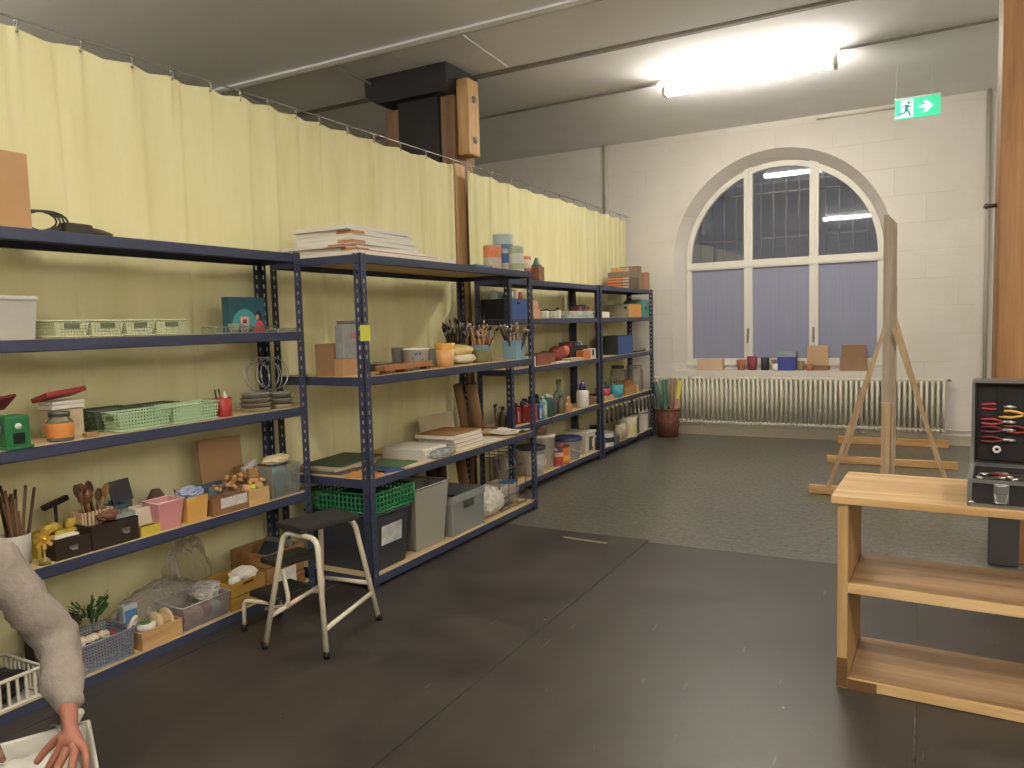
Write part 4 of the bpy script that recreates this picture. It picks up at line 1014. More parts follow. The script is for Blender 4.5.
perf_basket('pale green low basket in front of the dark green basket', -2.975, .12, 1.985, 2.24, z, .085, '#a9c79b', 'y', 210.)
perf_basket('dark green basket behind the second pale basket, near red cup', -3.12, .12, 2.21, 2.4, z, .09, '#4a5540', 'y', 170.)
perf_basket('pale green low basket beside the red cup', -2.985, .125, 2.255, 2.515, z, .088, '#a9c79b', 'y', 210.)
pot('red plastic cup of pens beside the pale green basket', -3.03, 2.575, z, .042, .092, M('#a8241f', .4), 'pen_cup', 'cup', 1.05)
solo(MB().box(-.03, .03, -.03, .03, 0, .085, .006), 'tape_dispenser', M('#9c2420', .45), 'red block dispenser standing behind the red cup', 'dispenser', (-3.12, 2.555, z))
sticks(5, -3.03, 2.575, z + .006, .022, .14, [M('#d9d5c9', .5), BLACK, M('#7a5a35', .6)], 'pen', 'pen standing in the red plastic cup', 'pen', 'pens in the red cup', .005, .15, 4)
TIN = M('#c4c1b5', .25, .1, 6., metal=.55)
for j, (x, y, zz, r) in enumerate(((-3.05, 2.80, 0, .08), (-3.05, 2.80, .024, .08), (-3.05, 2.80, .048, .078), (-3.05, 2.80, .072, .074), (-3.06, 2.97, 0, .075), (-3.06, 2.97, .03, .075), (-3.06, 2.97, .06, .072))):
    solo(MB().lathe([(0, 0), (r * .9, 0), (r, .02), (r + .004, .022), (r - .003, .022), (r * .87, .004), (0, .004)], 28), 'cake_tin', TIN, ['lowest steel tin of the left nested stack', 'second steel tin of the left nested stack', 'third steel tin of the left nested stack', 'topmost steel tin of the left nested stack', 'lowest steel tin of the stack by the post', 'middle steel tin of the stack by the post', 'topmost steel tin of the stack by the post'][j], 'tin', (x, y, z + zz), 0, 'steel tins')
for j, (y, r, a, lx) in enumerate(((2.84, .085, .0, -3.06), (2.90, .09, -.25, -3.08), (2.93, .08, .1, -3.05), (2.97, .088, -.4, -3.09), (2.88, .076, -.1, -3.1))):
    o = MB().tube([(0, r * math.cos(k * PI / 14), r + .003 + r * math.sin(k * PI / 14)) for k in range(28)], .0025, 6, closed=True)
    solo(o, 'wire_ring', STEEL, 'thin steel wire ring standing upright on the steel tins', 'ring', (lx, y, z + .094), 0, 'upright wire rings', rot=(0, -.15, a))

z = ZA[3]
DK = M('#2a1d16', .5, .2, 14.)
pot('pale tub holding the tall brown sticks at left edge', -3.09, 1.60, z, .055, .12, M('#b9b4a8', .5), 'tub', 'tub', 1.05)
sticks(20, -3.09, 1.60, z + .006, .035, .34, [M('#5b4028', .8), M('#6f4f31', .8), M('#4a3421', .8)], 'wooden_stick', 'brown wooden stick standing in the pale tub', 'stick', 'brown sticks in the pale tub', .0065, .22, 2)
YL = M('#c9b31f', .45, .1, 9.)
wbox('yellow open box next to the stick tub, holding yellow reels', -3.07, .1, 1.672, 1.79, z, .095, YL, 'yellow_box', .003)
wbox('yellow open box closest to the peg basket', -3.075, .09, 1.795, 1.875, z, .092, YL, 'yellow_box', .003)
for k, (x, y, r) in enumerate(((-3.10, 1.72, .026), (-3.12, 1.755, .028), (-3.12, 1.835, .03))): solo(MB().lathe([(0, 0), (r, 0), (r, .03), (0, .03)], 20, (0, 0, 0), Matrix.Rotation(PI / 2, 3, 'Y')), 'yellow_reel', M('#b89b23', .5), ['yellow reel at left above the yellow box', 'yellow reel in middle above the yellow box', 'yellow reel at right above the yellow boxes'][k], 'reel', (x, y, z + .1))
t = thing('brush_head_tool', 'black T-shaped tool standing behind the yellow reels', 'tool', (-3.19, 1.82, z)); MB().tube([(0, 0, 0), (0, 0, .18)], .007).build('shaft', BLACK, t); MB().box(-.012, .012, -.055, .055, -.01, .012, .003).build('head', BLACK, t, loc=(0, 0, .185), rot=(.25, 0, 0))
t = thing('gold_flower', 'golden star flower ornament in front of the yellow box', 'ornament', (-2.985, 1.648, z))
b = MB()
for k in range(8):
    a = k * PI / 4; b.bar((0, .006 * math.cos(a), .1 + .006 * math.sin(a)), (.006, .04 * math.cos(a), .1 + .04 * math.sin(a)), .014, .005, (1, 0, 0))
b.ball((.006, 0, .1), .012, 2).build('petals', M('#d6a92c', .3, .3, 40., metal=.5), t); MB().lathe([(0, 0), (.022, 0), (.018, .02), (.004, .03), (.004, .09), (0, .09)], 12).build('stem', M('#8a7a3a', .5), t)
def drawer(label, y0, y1, h, knob):
    t = thing('drawer_box', label, 'box', ctr(-2.975, .12, y0, y1, z)); d, w = .06, (y1 - y0) / 2
    MB().tray(-d, d, -w, w, 0, h, .006).build('body', DK, t); MB().box(-d + .007, d - .007, -w + .007, w - .007, .005, h - .012).build('inner_tray', M('#4a3526', .7, .4, 25.), t)
    for y in knob: MB().tube([(d, y - .014, h * .5), (d + .008, y - .01, h * .42), (d + .008, y + .01, h * .42), (d, y + .014, h * .5)], .003, 6).box(d, d + .002, y - .018, y + .018, h * .44, h * .62).build('handle', STEEL, t)
    return t
drawer('dark wooden drawer box with steel handle, left one by the gold flower', 1.685, 1.83, .078, (0.,))
drawer('long dark wooden drawer box with steel handle, right one of the pair', 1.834, 2.045, .1, (.045,))
solo(MB().box(-.02, .02, -.05, .05, 0, .01, .004), 'chalk_stick', PAPER, 'white stick lying on the left dark drawer box', 'chalk', (-3.02, 1.75, z + .078))
solo(MB().lump((0, 0, .018), (.07, .1, .04), 3, .25, 3), 'wood_shavings', M('#6d4a37', .9, .3, 30.), 'heap of brown shavings on the right dark drawer box', 'shavings', (-3.03, 1.95, z + .1))
t = thing('peg_basket', 'small basket made of wooden pegs holding wooden spoons', 'basket', (-3.10, 1.915, z))
b = MB()
for s in (-1, 1):
    for i in range(8): b.box(s * .045 - .005, s * .045 + .005, -.06 + i * .0165, -.06 + i * .0165 + .011, .06, .145, .002); b.box(-.045 + i * .012, -.045 + i * .012 + .008, s * .066 - .005, s * .066 + .005, .06, .145, .002)
b.build('peg_wall', PALE['z'], t)['kind'] = 'stuff'; MB().box(-.045, .045, -.06, .06, 0, .065).build('base_block', PALE['y'], t)
sticks(13, -3.10, 1.915, z + .066, .03, .19, [M('#7a5330', .7), M('#8d6238', .7), M('#5f4026', .7)], 'wooden_spoon', 'brown wooden spoon standing in the peg basket', 'spoon', 'wooden spoons in the peg basket', .0045, .38, 6, 'spoon')
wbox('small blue-grey open box behind the long dark drawer box', -3.1, .08, 1.985, 2.085, z, .135, M('#33505d', .5), 'blue_box', .003)
solo(MB().box(-.006, .006, -.05, .05, 0, .1, .002), 'photo_card', M('#33333a', .4, .5, 18.), 'dark photo card propped behind the white cup', 'card', (-3.17, 2.11, z + .13), rot=(.05, -.25, 0))
solo(MB().box(-.02, .02, -.045, .045, 0, .14, .002), 'display_block', M('#56565a', .6), 'grey block under the dark photo card', 'block', (-3.19, 2.11, z))
solo(MB().tray(-.035, .035, -.05, .05, 0, .085, .003, -.0), 'white_cup', M('#d9cdb2', .5, .1, 30.), 'cream square cup in front of the dark photo card', 'cup', (-3.07, 2.115, z + .03))
solo(MB().box(-.05, .05, -.06, .06, 0, .029, .003), 'black_case', BLACK, 'flat black case under the cream square cup', 'case', (-3.07, 2.115, z))
solo(MB().box(-.03, .03, -.045, .045, 0, .022, .003), 'glass_block', clear('#c9d2d0', .5, .1, .3), 'small clear block lying on the right end of the drawer box', 'block', (-3.02, 2.0, z + .1004))
t = thing('yellow_tin', 'flat yellow open tin in front of the cream square cup', 'tin', ctr(-2.975, .05, 2.055, 2.15, z)); MB().tray(-.025, .025, -.047, .047, 0, .042, .003).build('body', YL, t); MB().box(-.02, .02, -.04, .04, .01, .038, .002).build('contents', M('#5a4a3a', .8, .4, 30.), t)
t = thing('felt_hat', 'brown felt cone hat resting behind the pink bucket', 'hat', (-3.16, 2.27, z + .075)); MB().lathe([(0, .08), (.02, .078), (.035, .05), (.055, .02), (.075, .004), (.075, 0), (.05, .004), (0, .004)], 20).build('felt', M('#5f4a30', .95, .2, 40.), t)
wbox('dark box under the brown felt hat', -3.1, .12, 2.2, 2.35, z, .0745, M('#2d2c2e', .6), 'dark_box', .004)
t = thing('pink_bucket', 'pink tapered square bucket next to the orange bucket', 'bucket', (-3.03, 2.21, z)); MB().tray(-.055, .055, -.068, .068, 0, .128, .003, .016).build('tub', M('#d08a8d', .45, .05, 5.), t); MB().tube([(.055, -.068, .127), (.055, .068, .127), (-.055, .068, .127), (-.055, -.068, .127)], .004, 6, closed=True).build('rim', M('#e4c7bd', .45), t)
t = thing('orange_bucket', 'orange yellow tapered bucket right of the pink bucket', 'bucket', (-3.03, 2.352, z)); MB().tray(-.055, .055, -.06, .06, 0, .118, .003, .01).build('tub', M('#dba548', .4, .06, 5.), t)
solo(MB().lump((0, 0, .012), (.1, .11, .05), 8, .3, 4), 'cloth', M('#8f9bb8', .9, .6, 26.), 'blue and white cloth stuffed in the orange bucket', 'cloth', (-3.03, 2.352, z + .118))
sticks(4, -3.05, 2.33, z + .006, .03, .19, [M('#7a5330', .7), M('#a5773f', .7)], 'wooden_stick', 'wooden stick leaning out of the orange bucket', 'stick', 'sticks in the orange bucket', .006, .5, 9)
solo(MB().box(-.006, .006, -.135, .135, 0, .33, .001), 'cardboard_sheet', M('#b08a5e', .8, .06, 5.), 'large cardboard sheet leaning against the curtain behind beads', 'cardboard', (-3.2, 2.7, z + .003), rot=(-.04, -.13, 0))
wbox('blue-grey open box behind the printed carton tray', -3.08, .1, 2.5, 2.67, z, .12, M('#59707d', .6), 'blue_grey_box', .003)
t = thing('carton_tray', 'brown carton tray with printed white strip on its front', 'carton', ctr(-2.97, .09, 2.43, 2.645, z)); MB().tray(-.045, .045, -.107, .107, 0, .08, .004).build('tray', M('#8a5d36', .8), t)
o = MB().box(.0455, .0462, -.06, .1, .03, .078).build('printed_strip', M('#cfc9c4', .6, .5, 55., stretch=(1, 3, 1)), t)
BEAD = [M('#b98a50', .5), M('#8d5b32', .5), M('#caa06a', .5)]
rnd = random.Random(3); fb = {}
for i in range(46):
    yy = rnd.uniform(2.54, 2.80); hh = .10 + .075 * math.exp(-((yy - 2.66) / .09) ** 2) * rnd.random(); xx = rnd.uniform(-3.12, -3.02)
    k = i % 3
    if k not in fb: o = fb[k] = MB().ball((0, 0, 0), .0125, 2).build('wooden_bead', BEAD[k]); tag(o, 'small round wooden bead in the heap before cardboard sheet', 'bead', 'heap of wooden beads')
    else: o = dup(fb[k])
    o.location = (xx, yy, z + hh)
solo(MB().lump((0, 0, .05), (.12, .24, .11), 12, .1, 3, .98), 'bead_bag', M('#6f5433', .9, .4, 40.), 'brown mesh sack under the wooden beads', 'sack', (-3.075, 2.68, z + .002))
wbox('plain pine tray holding balls, left of the clear box', -2.97, .09, 2.65, 2.785, z, .082, PINE['y'], 'wooden_tray', .006)
for k, (y, c, r, lb) in enumerate(((2.675, '#c99a62', .024, 'tan ball at left in the pine tray'), (2.715, '#c9c02c', .02, 'yellow ball in middle of the pine tray'), (2.755, '#c99a62', .026, 'tan ball at right in the pine tray'))): solo(MB().ball((0, 0, 0), r, 3), 'ball', M(c, .5), lb, 'ball', (-3.015, y, z + .082))
t = thing('clear_box', 'clear plastic box of blue things next to the shelf post', 'box', ctr(-2.975, .17, 2.815, 3.02, z)); MB().tray(-.085, .085, -.1, .1, 0, .168, .003, .004).build('tub', clear('#d9dcd0', .22, .1, .1), t)
solo(MB().lump((0, 0, .075), (.14, .17, .15), 21, .15, 3, .98), 'blue_fabric', M('#5e8ba3', .8, .5, 14.), 'blue fabric packed inside the clear box by the post', 'fabric', (-3.06, 2.917, z + .005))
solo(MB().lump((0, 0, .02), (.1, .16, .05), 23, .2, 3), 'cream_fabric', M('#d8c99a', .8, .3, 20.), 'cream fabric bulging from top of the clear box', 'fabric', (-3.06, 2.925, z + .17))
carton('tan open carton behind the clear box', -3.08, .12, 2.76, 2.89, z, .165, M('#b08a4d', .8), open_=True)
solo(MB().box(-.012, .012, -.055, .055, 0, .09, .004), 'white_carton', M('#d6d2c6', .6), 'white carton sticking out of the tan carton', 'carton', (-3.13, 2.82, z + .10), rot=(.3, 0, .2))

z = ZA[4]
crate('white slatted plastic crate at the lower left, holding black cloth', -2.97, .26, 1.22, 1.60, z, .12, '#d8d2c0', 'white_crate', 1)
solo(MB().lump((0, 0, .03), (.22, .32, .14), 31, .25, 3, .8), 'black_cloth', M('#1d1a1a', .95, .3, 20.), 'black cloth in the white slatted crate', 'cloth', (-3.1, 1.41, z + .02))
perf_basket('grey-blue perforated basket on bottom shelf next to the pine box', -2.975, .2, 1.74, 1.995, z, .125, '#7c8492', 'y', 240.)
solo(MB().lump((0, 0, .05), (.16, .21, .1), 33, .2, 3, .9), 'red_fabric', M('#7d1f28', .85, .3, 12.), 'dark red fabric filling the grey-blue basket', 'fabric', (-3.075, 1.875, z + .015))
for k in range(5): solo(MB().lump((0, 0, .0), (.045, .05, .03), 40 + k, .3, 2), 'shell', M('#cfc6a9', .6, .3, 30.), 'pale shell lying on the red fabric in grey-blue basket', 'shell', (-3.02 - .02 * (k % 2), 1.77 + .028 * k, z + .118 + .004 * (k % 3)), k, 'shells in the grey-blue basket')
wbox('dark box with pink patterned rim behind the grey-blue basket', -3.17, .07, 1.68, 1.87, z, .19, M('#3b2a26', .7, .5, 45.), 'patterned_box', .004)
t = thing('artificial_plant', 'green leafy sprigs standing behind the grey-blue basket', 'plant', (-3.205, 1.94, z + .002)); b = MB(); rnd = random.Random(5)
for i in range(70):
    a = rnd.uniform(0, 6.28); l = rnd.uniform(.02, .05); z1 = rnd.uniform(.13, .2); p = V((.018 * math.cos(a), .05 * math.sin(a), z1)); q_ = p + V((min(.2 * l * math.cos(a), .01), l * math.sin(a), rnd.uniform(0, .05)))
    b.bar(p, q_, .009, .002, (rnd.uniform(-1, 1), .3, 1))
b.build('leaves', M('#3f6a2c', .6, .4, 20.), t)['kind'] = 'stuff'; MB().tube([(0, 0, 0), (.0, .01, .1), (0, 0, .2)], .006).tube([(0, 0, .05), (0, .05, .17)], .005).build('stem', M('#4a5a2c', .7), t)
wbox('plain pine box holding ribbon reels on the bottom shelf', -2.97, .1, 2.02, 2.225, z, .08, PINE['y'], 'pine_box', .008)
t = thing('ribbon_reel', 'large pale wooden reel standing in the pine box', 'reel', (-3.03, 2.155, z + .075)); MB().lathe([(0, 0), (.055, 0), (.055, .008), (0, .008)], 26, (-.0, -.02, 0), Matrix.Rotation(PI / 2, 3, 'X')).lathe([(0, 0), (.055, 0), (.055, .008), (0, .008)], 26, (-.0, .035, 0), Matrix.Rotation(PI / 2, 3, 'X')).build('flange', M('#cfb585', .6), t); MB().lathe([(.042, 0), (.042, .05)], 24, (0, .035, 0), Matrix.Rotation(PI / 2, 3, 'X')).build('ribbon', M('#a98d5a', .7, .5, 60.), t)
t = thing('round_tin', 'white round tin with green top in the pine box', 'tin', (-3.02, 2.075, z + .07)); MB().lathe([(0, 0), (.042, 0), (.042, .03), (0, .032)], 22).build('tin', PAPER, t); MB().lathe([(0, .034), (.026, .034), (.026, .0322), (0, .0322)], 6).build('printed_patch', M('#5f7d35', .6), t)
solo(MB().tube([(0, .03 * math.cos(k * PI / 8), .03 * math.sin(k * PI / 8)) for k in range(16)], .008, 8, closed=True), 'tape_ring', PAPER, 'white tape ring at left end beside the pine box', 'tape', (-3.01, 2.008, z + .125), rot=(0, .4, .6))
t = thing('snack_packet', 'blue and white packet standing behind the round tin', 'packet', (-3.13, 2.07, z)); MB().box(-.02, .02, -.035, .035, 0, .17, .004).build('pouch', M('#c9d3dc', .4), t); MB().box(.0205, .022, -.028, .03, .085, .15).build('printed_panel', M('#4d86c4', .4), t)
t = thing('clear_bin', 'clear plastic bin of mixed craft bits beside the yellow crates', 'bin', ctr(-2.975, .2, 2.235, 2.505, z)); MB().tray(-.1, .1, -.135, .135, 0, .115, .003, .012).build('tub', clear('#d9d0cf', .34, .15, .25), t); MB().tube([(.1, -.135, .114), (.1, .135, .114), (-.1, .135, .114), (-.1, -.135, .114)], .004, 6, closed=True).build('rim', clear('#e3dcd8', .7, .2, .1), t)
for k, (y, c, lb) in enumerate(((2.29, '#b0684f', 'reddish ball in clear bin, leftmost'), (2.345, '#c9a68e', 'peach ball in the clear bin'), (2.395, '#7d2e33', 'dark red ball in the clear bin'), (2.445, '#8fb3b4', 'pale blue ball in the clear bin'))): solo(MB().lump((0, 0, 0), (.07, .06, .07), 50 + k, .12, 3), 'craft_ball', M(c, .7, .2, 18.), lb, 'ball', (-3.025, y, z + .047))
plastic_heap('crumpled clear plastic bag heaped behind the clear bin', -3.15, 2.25, z, (.15, .40, .21), 61, '#eeeae2', .2)
plastic_heap('shiny crumpled clear plastic on top of the clear bin', -3.06, 2.43, z + .095, (.12, .13, .08), 62, '#f2f0ea', .4)
solo(MB().tube([(0, .035 * math.cos(k * PI / 8), .035 * math.sin(k * PI / 8)) for k in range(16)], .009, 8, closed=True), 'tape_roll', PAPER, 'white tape roll standing in right end of clear bin', 'tape', (-3.05, 2.455, z + .1), rot=(0, .2, .9))
YW_ = wood('#c79a35', '#9a7120', 'y')
wood_crate('lower mustard wooden tray of the pair beside the big crate', -2.975, .22, 2.512, 2.73, z, .07, YW_, 1, 'wooden_tray')
wood_crate('upper mustard wooden tray with hand hole, stacked beside the big crate', -2.975, .22, 2.512, 2.73, z + .0705, .07, YW_, 1, 'wooden_tray', True)
solo(MB().ball((0, 0, 0), .034, 3), 'white_ball', M('#d8d3c8', .5), 'white ball lying in the upper mustard tray', 'ball', (-3.03, 2.585, z + .128))
solo(MB().lump((0, 0, .02), (.12, .13, .07), 64, .25, 3), 'white_tissue', PAPER, 'white tissue heap in the upper mustard tray', 'tissue', (-3.06, 2.665, z + .115))
plastic_heap('clear bag with glitter rising behind the mustard trays', -3.215, 2.45, z, (.06, .24, .36), 66, '#e0dbd0', .1)
solo(MB().lump((0, 0, .05), (.07, .1, .12), 65, .2, 3), 'red_cloth', M('#6f1c1b', .85), 'dark red cloth between the clear bin and trays', 'cloth', (-3.14, 2.49, z + .12)) if False else None
wood_crate('large dark wooden crate with slatted end behind the step stool', -2.97, .27, 2.742, 3.005, z, .225, wood('#ad8048', '#81582c', 'y'), 3)
carton('dark blue book tilted in the large wooden crate', -3.04, .12, 2.79, 2.82, z + .10, .17, M('#2b3140', .6), 'book', 'book').rotation_euler = (-.75, 0, 0)
carton('red book tilted beside the dark blue book in the crate', -3.03, .12, 2.84, 2.865, z + .10, .15, M('#8c3a26', .6), 'book', 'book').rotation_euler = (-.9, 0, 0)
solo(MB().box(-.1, .09, -.004, .004, 0, .11, .001), 'grey_board', M('#7a7873', .6), 'grey board standing in the right of the large crate', 'board', (-3.11, 2.96, z + .13), rot=(-.1, 0, 0))
t = thing('paper_note', 'white paper note with small sketch on the crate front', 'paper', (-2.967, 2.88, z + .02)); MB().box(0, .001, -.065, .06, 0, .1).build('sheet', M('#dcdad2', .7, .02), t); MB().tube([(.0015, .012 * math.cos(k * PI / 6), .06 + .012 * math.sin(k * PI / 6)) for k in range(12)], .0008, 4, closed=True).build('sketch', M('#9a9a98', .7), t)
# ================================================================== SHELF UNIT B (deep)
z = ZB[0]
WH = M('#d9d5cb', .7, .03, 5.); RW_ = wood('#c98a5a', '#a86a40', 'y')
def canvas(label, cx, cy, zz, dx, dy, h, wood_ends, rz=0., red=False):
    t = thing('canvas', label, 'canvas', (cx, cy, zz), rz, 'stretched canvases stacked on the deep shelf')
    MB().box(-dx / 2, dx / 2, -dy / 2, dy / 2, 0, h - .001, .002).build('painted_face', WH, t)
    if wood_ends:
        b = MB()
        for s in wood_ends: b.box(dx / 2 - .11, dx / 2 + .0015, -dy / 2 - .0015, -dy / 2 + .10, .004, h - .006)
        b.build('bare_corner', RW_, t)
    if red: MB().box(dx / 2, dx / 2 + .001, -dy / 2, dy / 2, .003, .008).build('red_edge', M('#b0523e', .7), t)
    return h
zz = z + .003
for lb, cx, cy, dx, dy, h, we, rz, rd in (
    ('lowest and widest white canvas of the stack', -2.92, 3.66, .56, .94, .022, 0, .0, False),
    ('second canvas from bottom, with thin red edge', -2.92, 3.58, .50, .78, .022, [1], .02, True),
    ('third canvas from bottom, white and slightly shifted back', -2.95, 3.50, .46, .66, .020, [1], -.03, False),
    ('middle canvas with a wide bare wood corner', -2.91, 3.52, .40, .62, .026, [1], .03, False),
    ('third canvas from top, white sided', -2.92, 3.50, .42, .58, .024, 0, .0, False),
    ('second canvas from top, with bare wood corner', -2.91, 3.49, .40, .56, .026, [1], .02, False),
    ('topmost white canvas of the stack on the deep shelf', -2.91, 3.46, .40, .54, .024, 0, -.02, False)):
    zz += canvas(lb, cx, cy, zz, dx, dy, h, we, rz, rd)
solo(MB().box(-.05, .05, -.11, .11, 0, .03, .003), 'flat_box', M('#4b6f8f', .5, .4, 20.), 'flat blue box at far end of top shelf, before the cans', 'box', (-2.80, 4.68, z + .003))
can('orange topped tin can first in the row on top shelf', -2.80, 4.88, z + .003, .068, .185, '#d9804f', band=('#b9b2a4', .06, .5))
can('tall can with blue stripe, upper of the two stacked cans', -2.80, 5.045, z + .143, .075, .138, '#a9b7bd', band=('#5b7fa6', .2, .45), group='two stacked tall cans')
can('can with blue label, lower of the two stacked cans', -2.80, 5.045, z + .003, .075, .139, '#b9a7a9', band=('#3c69a8', .45, .95), group='two stacked tall cans')
can('green striped can right of the stacked tall cans', -2.70, 5.06, z + .003, .06, .185, '#9fb48a', band=('#c9cfc2', .3, .7))
can('white can with red lid rim behind the green striped can', -2.87, 5.08, z + .003, .055, .19, '#cfd0c6', band=('#b9574a', .8, .95)) if False else None
t = thing('paint_can', 'red and white patterned can on top of the far unit, beside cans', 'can', (-3.04, 5.83, ZC[0] + .003)); MB().lathe([(0, 0), (.068, 0), (.068, .2), (0, .2)], 22).build('body', M('#b9603f', .5, .6, 25.), t); MB().lathe([(.0682, .1), (.069, .102), (.069, .17), (.0682, .172)], 22).build('label_band', M('#d9c7b5', .5, .5, 30.), t)
t = thing('bird_house', 'dark teal topped brown bottle rightmost in the row of cans', 'bottle', (-3.0, 6.0, ZC[0] + .003)); MB().box(-.05, .05, -.055, .055, 0, .12, .004).build('body', M('#8a5a3c', .6, .3, 20.), t); MB().lathe([(0, .2), (.012, .2), (.03, .15), (.055, .121), (0, .121)], 10).build('top', M('#4d7d78', .5), t)

z = ZB[1]
wbox('brown cardboard box at left end of the deep middle shelf', -2.66, .22, 3.175, 3.25, z, .17, CARD, 'cardboard_box', .003) if False else carton('tall brown carton at left end of the deep middle shelf', -2.86, .13, 3.19, 3.37, z, .18, CARD2)
carton('small light brown carton in front of the tall carton', -2.79, .065, 3.19, 3.37, z, .095, CARD)
t = thing('picture_packet', 'grey marbled packet standing on the small light brown carton', 'packet', (-2.822, 3.285, z + .0955)); MB().box(-.028, .028, -.085, .07, 0, .19, .006).build('pouch', M('#8f938f', .35, .4, 22.), t); MB().box(.0305, .0315, -.02, .02, .11, .14).build('pink_spot', M('#b06a6c', .5, .3, 40.), t); MB().box(-.026, .026, -.07, .055, .19, .21, .004).build('folded_top', M('#6f6a58', .5), t)
o = MB().box(0, .0015, -.035, .045, 0, .085).build('paper_tag', M('#c9cf2e', .6, .03), SHB, loc=(.003, .009, 1.36)); o['label'] = 'yellow paper tag on the front post'
for k, (x, y0, y1, zz, h, rz, lb) in enumerate(((-2.68, 3.36, 3.62, .022, .03, .05, 'short wooden rail piece with feet on the middle shelf'), (-2.72, 3.56, 3.90, .022, .03, .02, 'longer wooden rail piece reaching the white paint tub'))):
    t = thing('wooden_rail', lb, 'wood piece', (x, (y0 + y1) / 2, z), rz); w = (y1 - y0) / 2
    MB().box(-.035, .035, -w, w, .018, .018 + h, .003).build('bar', wood('#b5794a', '#8a552f', 'y'), t)
    for s in (-1, 1): MB().box(-.02, .03, s * (w - .04) - .02, s * (w - .04) + .02, 0, .018, .002).build('foot', M('#5f3a22', .6), t)
solo(MB().box(-.02, .02, -.03, .03, 0, .008, .002), 'red_block', M('#8a3a30', .6), 'tiny red block at the shelf edge by the front post', 'block', (-2.64, 3.33, z))
solo(MB().box(-.1, .1, -.12, .12, 0, .045, .004), 'grey_case', clear('#8a8d80', .5, .2, .2), 'flat greenish case behind the wooden rail pieces', 'case', (-2.98, 3.72, z))
t = bucket('white paint tub with blue and red printed label on middle shelf', -2.83, 3.92, z, .083, .125, '#efece4', None, None, False)
b = MB()
for i in range(7):
    a0, a1 = -1.5 + i * .2, -1.3 + i * .2; f = lambda a, k: ((.073 + .0118 * k) * math.cos(a), (.073 + .0118 * k) * math.sin(a), .125 * k)
    b.bm.faces.new([b._v(p) for p in (f(a0, .1), f(a1, .1), f(a1, .22), f(a0, .22))])
b.build('red_print', M('#b04a44', .5, .3, 60.), t)
b = MB()
for a, k, s in ((-.9, .72, .1), (-.6, .75, .12), (-1.2, .5, .06), (-.4, .45, .05), (-1.1, .33, .04)):
    f = lambda a, k: ((.074 + .0118 * k) * math.cos(a), (.074 + .0118 * k) * math.sin(a), .125 * k); b.bm.faces.new([b._v(p) for p in (f(a - s, k - .05), f(a + s, k - .05), f(a + s, k + .05), f(a - s, k + .05))])
b.build('blue_print', M('#4a6b9c', .5, .3, 60.), t)
pot('clear plastic tub between the paint tub and orange cup', -2.85, 4.09, z, .07, .115, clear('#d2d2c6', .35, .1, .2), 'clear_tub', 'tub')
pot('clear drinking glass behind the wooden rail pieces', -2.98, 3.93, z, .04, .13, clear('#d2d2c6', .22, .05, .1), 'glass', 'glass')
t = thing('orange_cup', 'orange translucent cup with darker rim on middle shelf', 'cup', (-2.70, 4.06, z)); MB().lathe([(0, 0), (.052, 0), (.063, .115), (.061, .115), (.05, .004), (0, .004)], 22).build('lower_cup', M('#e3a865', .35, .05), t); MB().lathe([(.0632, .112), (.067, .152), (.064, .152), (.06, .112)], 22).build('rim_band', M('#e0a021', .35, .05), t)
t = thing('cloth_bundle', 'yellow and white folded cloth bundle beside the orange cup', 'cloth', (-2.82, 4.41, z)); MB().lump((0, 0, .035), (.2, .27, .08), 71, .14, 3, .92).build('white_fold', M('#d6cfb5', .9, .1, 14.), t, True); MB().lump((0, -.01, .09), (.18, .26, .08), 72, .14, 3).build('yellow_fold', M('#d5bf72', .9, .15, 12.), t, True)
t = thing('brush_jar', 'olive patterned jar full of paintbrushes on middle shelf', 'jar', (-2.77, 4.62, z)); MB().lathe([(0, 0), (.074, 0), (.077, .01), (.077, .12), (.07, .12), (.07, .006), (0, .006)], 22).build('jar', M('#6f6a35', .5, .5, 25.), t); MB().lathe([(.0772, .085), (.078, .086), (.078, .119), (.0772, .12)], 22).build('blue_rim', M('#6f8f96', .5, .2, 20.), t)
HB = [M('#b98a55', .5), M('#8a5530', .5), M('#caa878', .5), M('#5d3a22', .5)]
sticks(26, -2.77, 4.62, z + .007, .045, .31, HB, 'paintbrush', 'paintbrush standing in the olive patterned jar', 'paintbrush', 'paintbrushes in the olive jar', .0055, .5, 11, 'brush')
t = thing('brush_cup', 'pale blue square cup of large brushes near the corner post', 'cup', (-2.70, 4.99, z)); MB().tray(-.06, .06, -.075, .075, 0, .14, .004, .006).build('cup', M('#7fa3b4', .45, .08, 6.), t)
sticks(15, -2.70, 4.99, z + .005, .04, .33, [M('#3a3128', .5), M('#b9a98a', .5), M('#6f5a40', .5), M('#26292c', .5)], 'large_brush', 'broad brush standing in the pale blue square cup', 'brush', 'brushes in the pale blue cup', .009, .45, 13, 'brush')
pot('dark tub of old brushes at the back near the curtain', -3.06, 4.74, z, .075, .13, BLACK, 'brush_tub', 'tub', 1.05)
sticks(26, -3.06, 4.74, z + .006, .05, .33, [M('#4a3d2a', .7), M('#8f8158', .7), M('#2d261c', .7)], 'old_brush', 'dark old brush fanned out at back by the curtain', 'brush', 'old brushes in the dark tub', .0065, .42, 15, 'brush')
pot('black pot standing behind the pale blue square cup', -2.92, 4.86, z, .08, .18, BLACK, 'black_pot', 'pot', 1.05)
sticks(7, -2.75, 5.085, z + .003, .006, .16, [M('#6a5c45', .7), M('#b0a078', .7)], 'thin_brush', 'thin brush leaning behind the corner post', 'brush', 'thin brushes by the corner post', .004, .2, 17, 'brush')

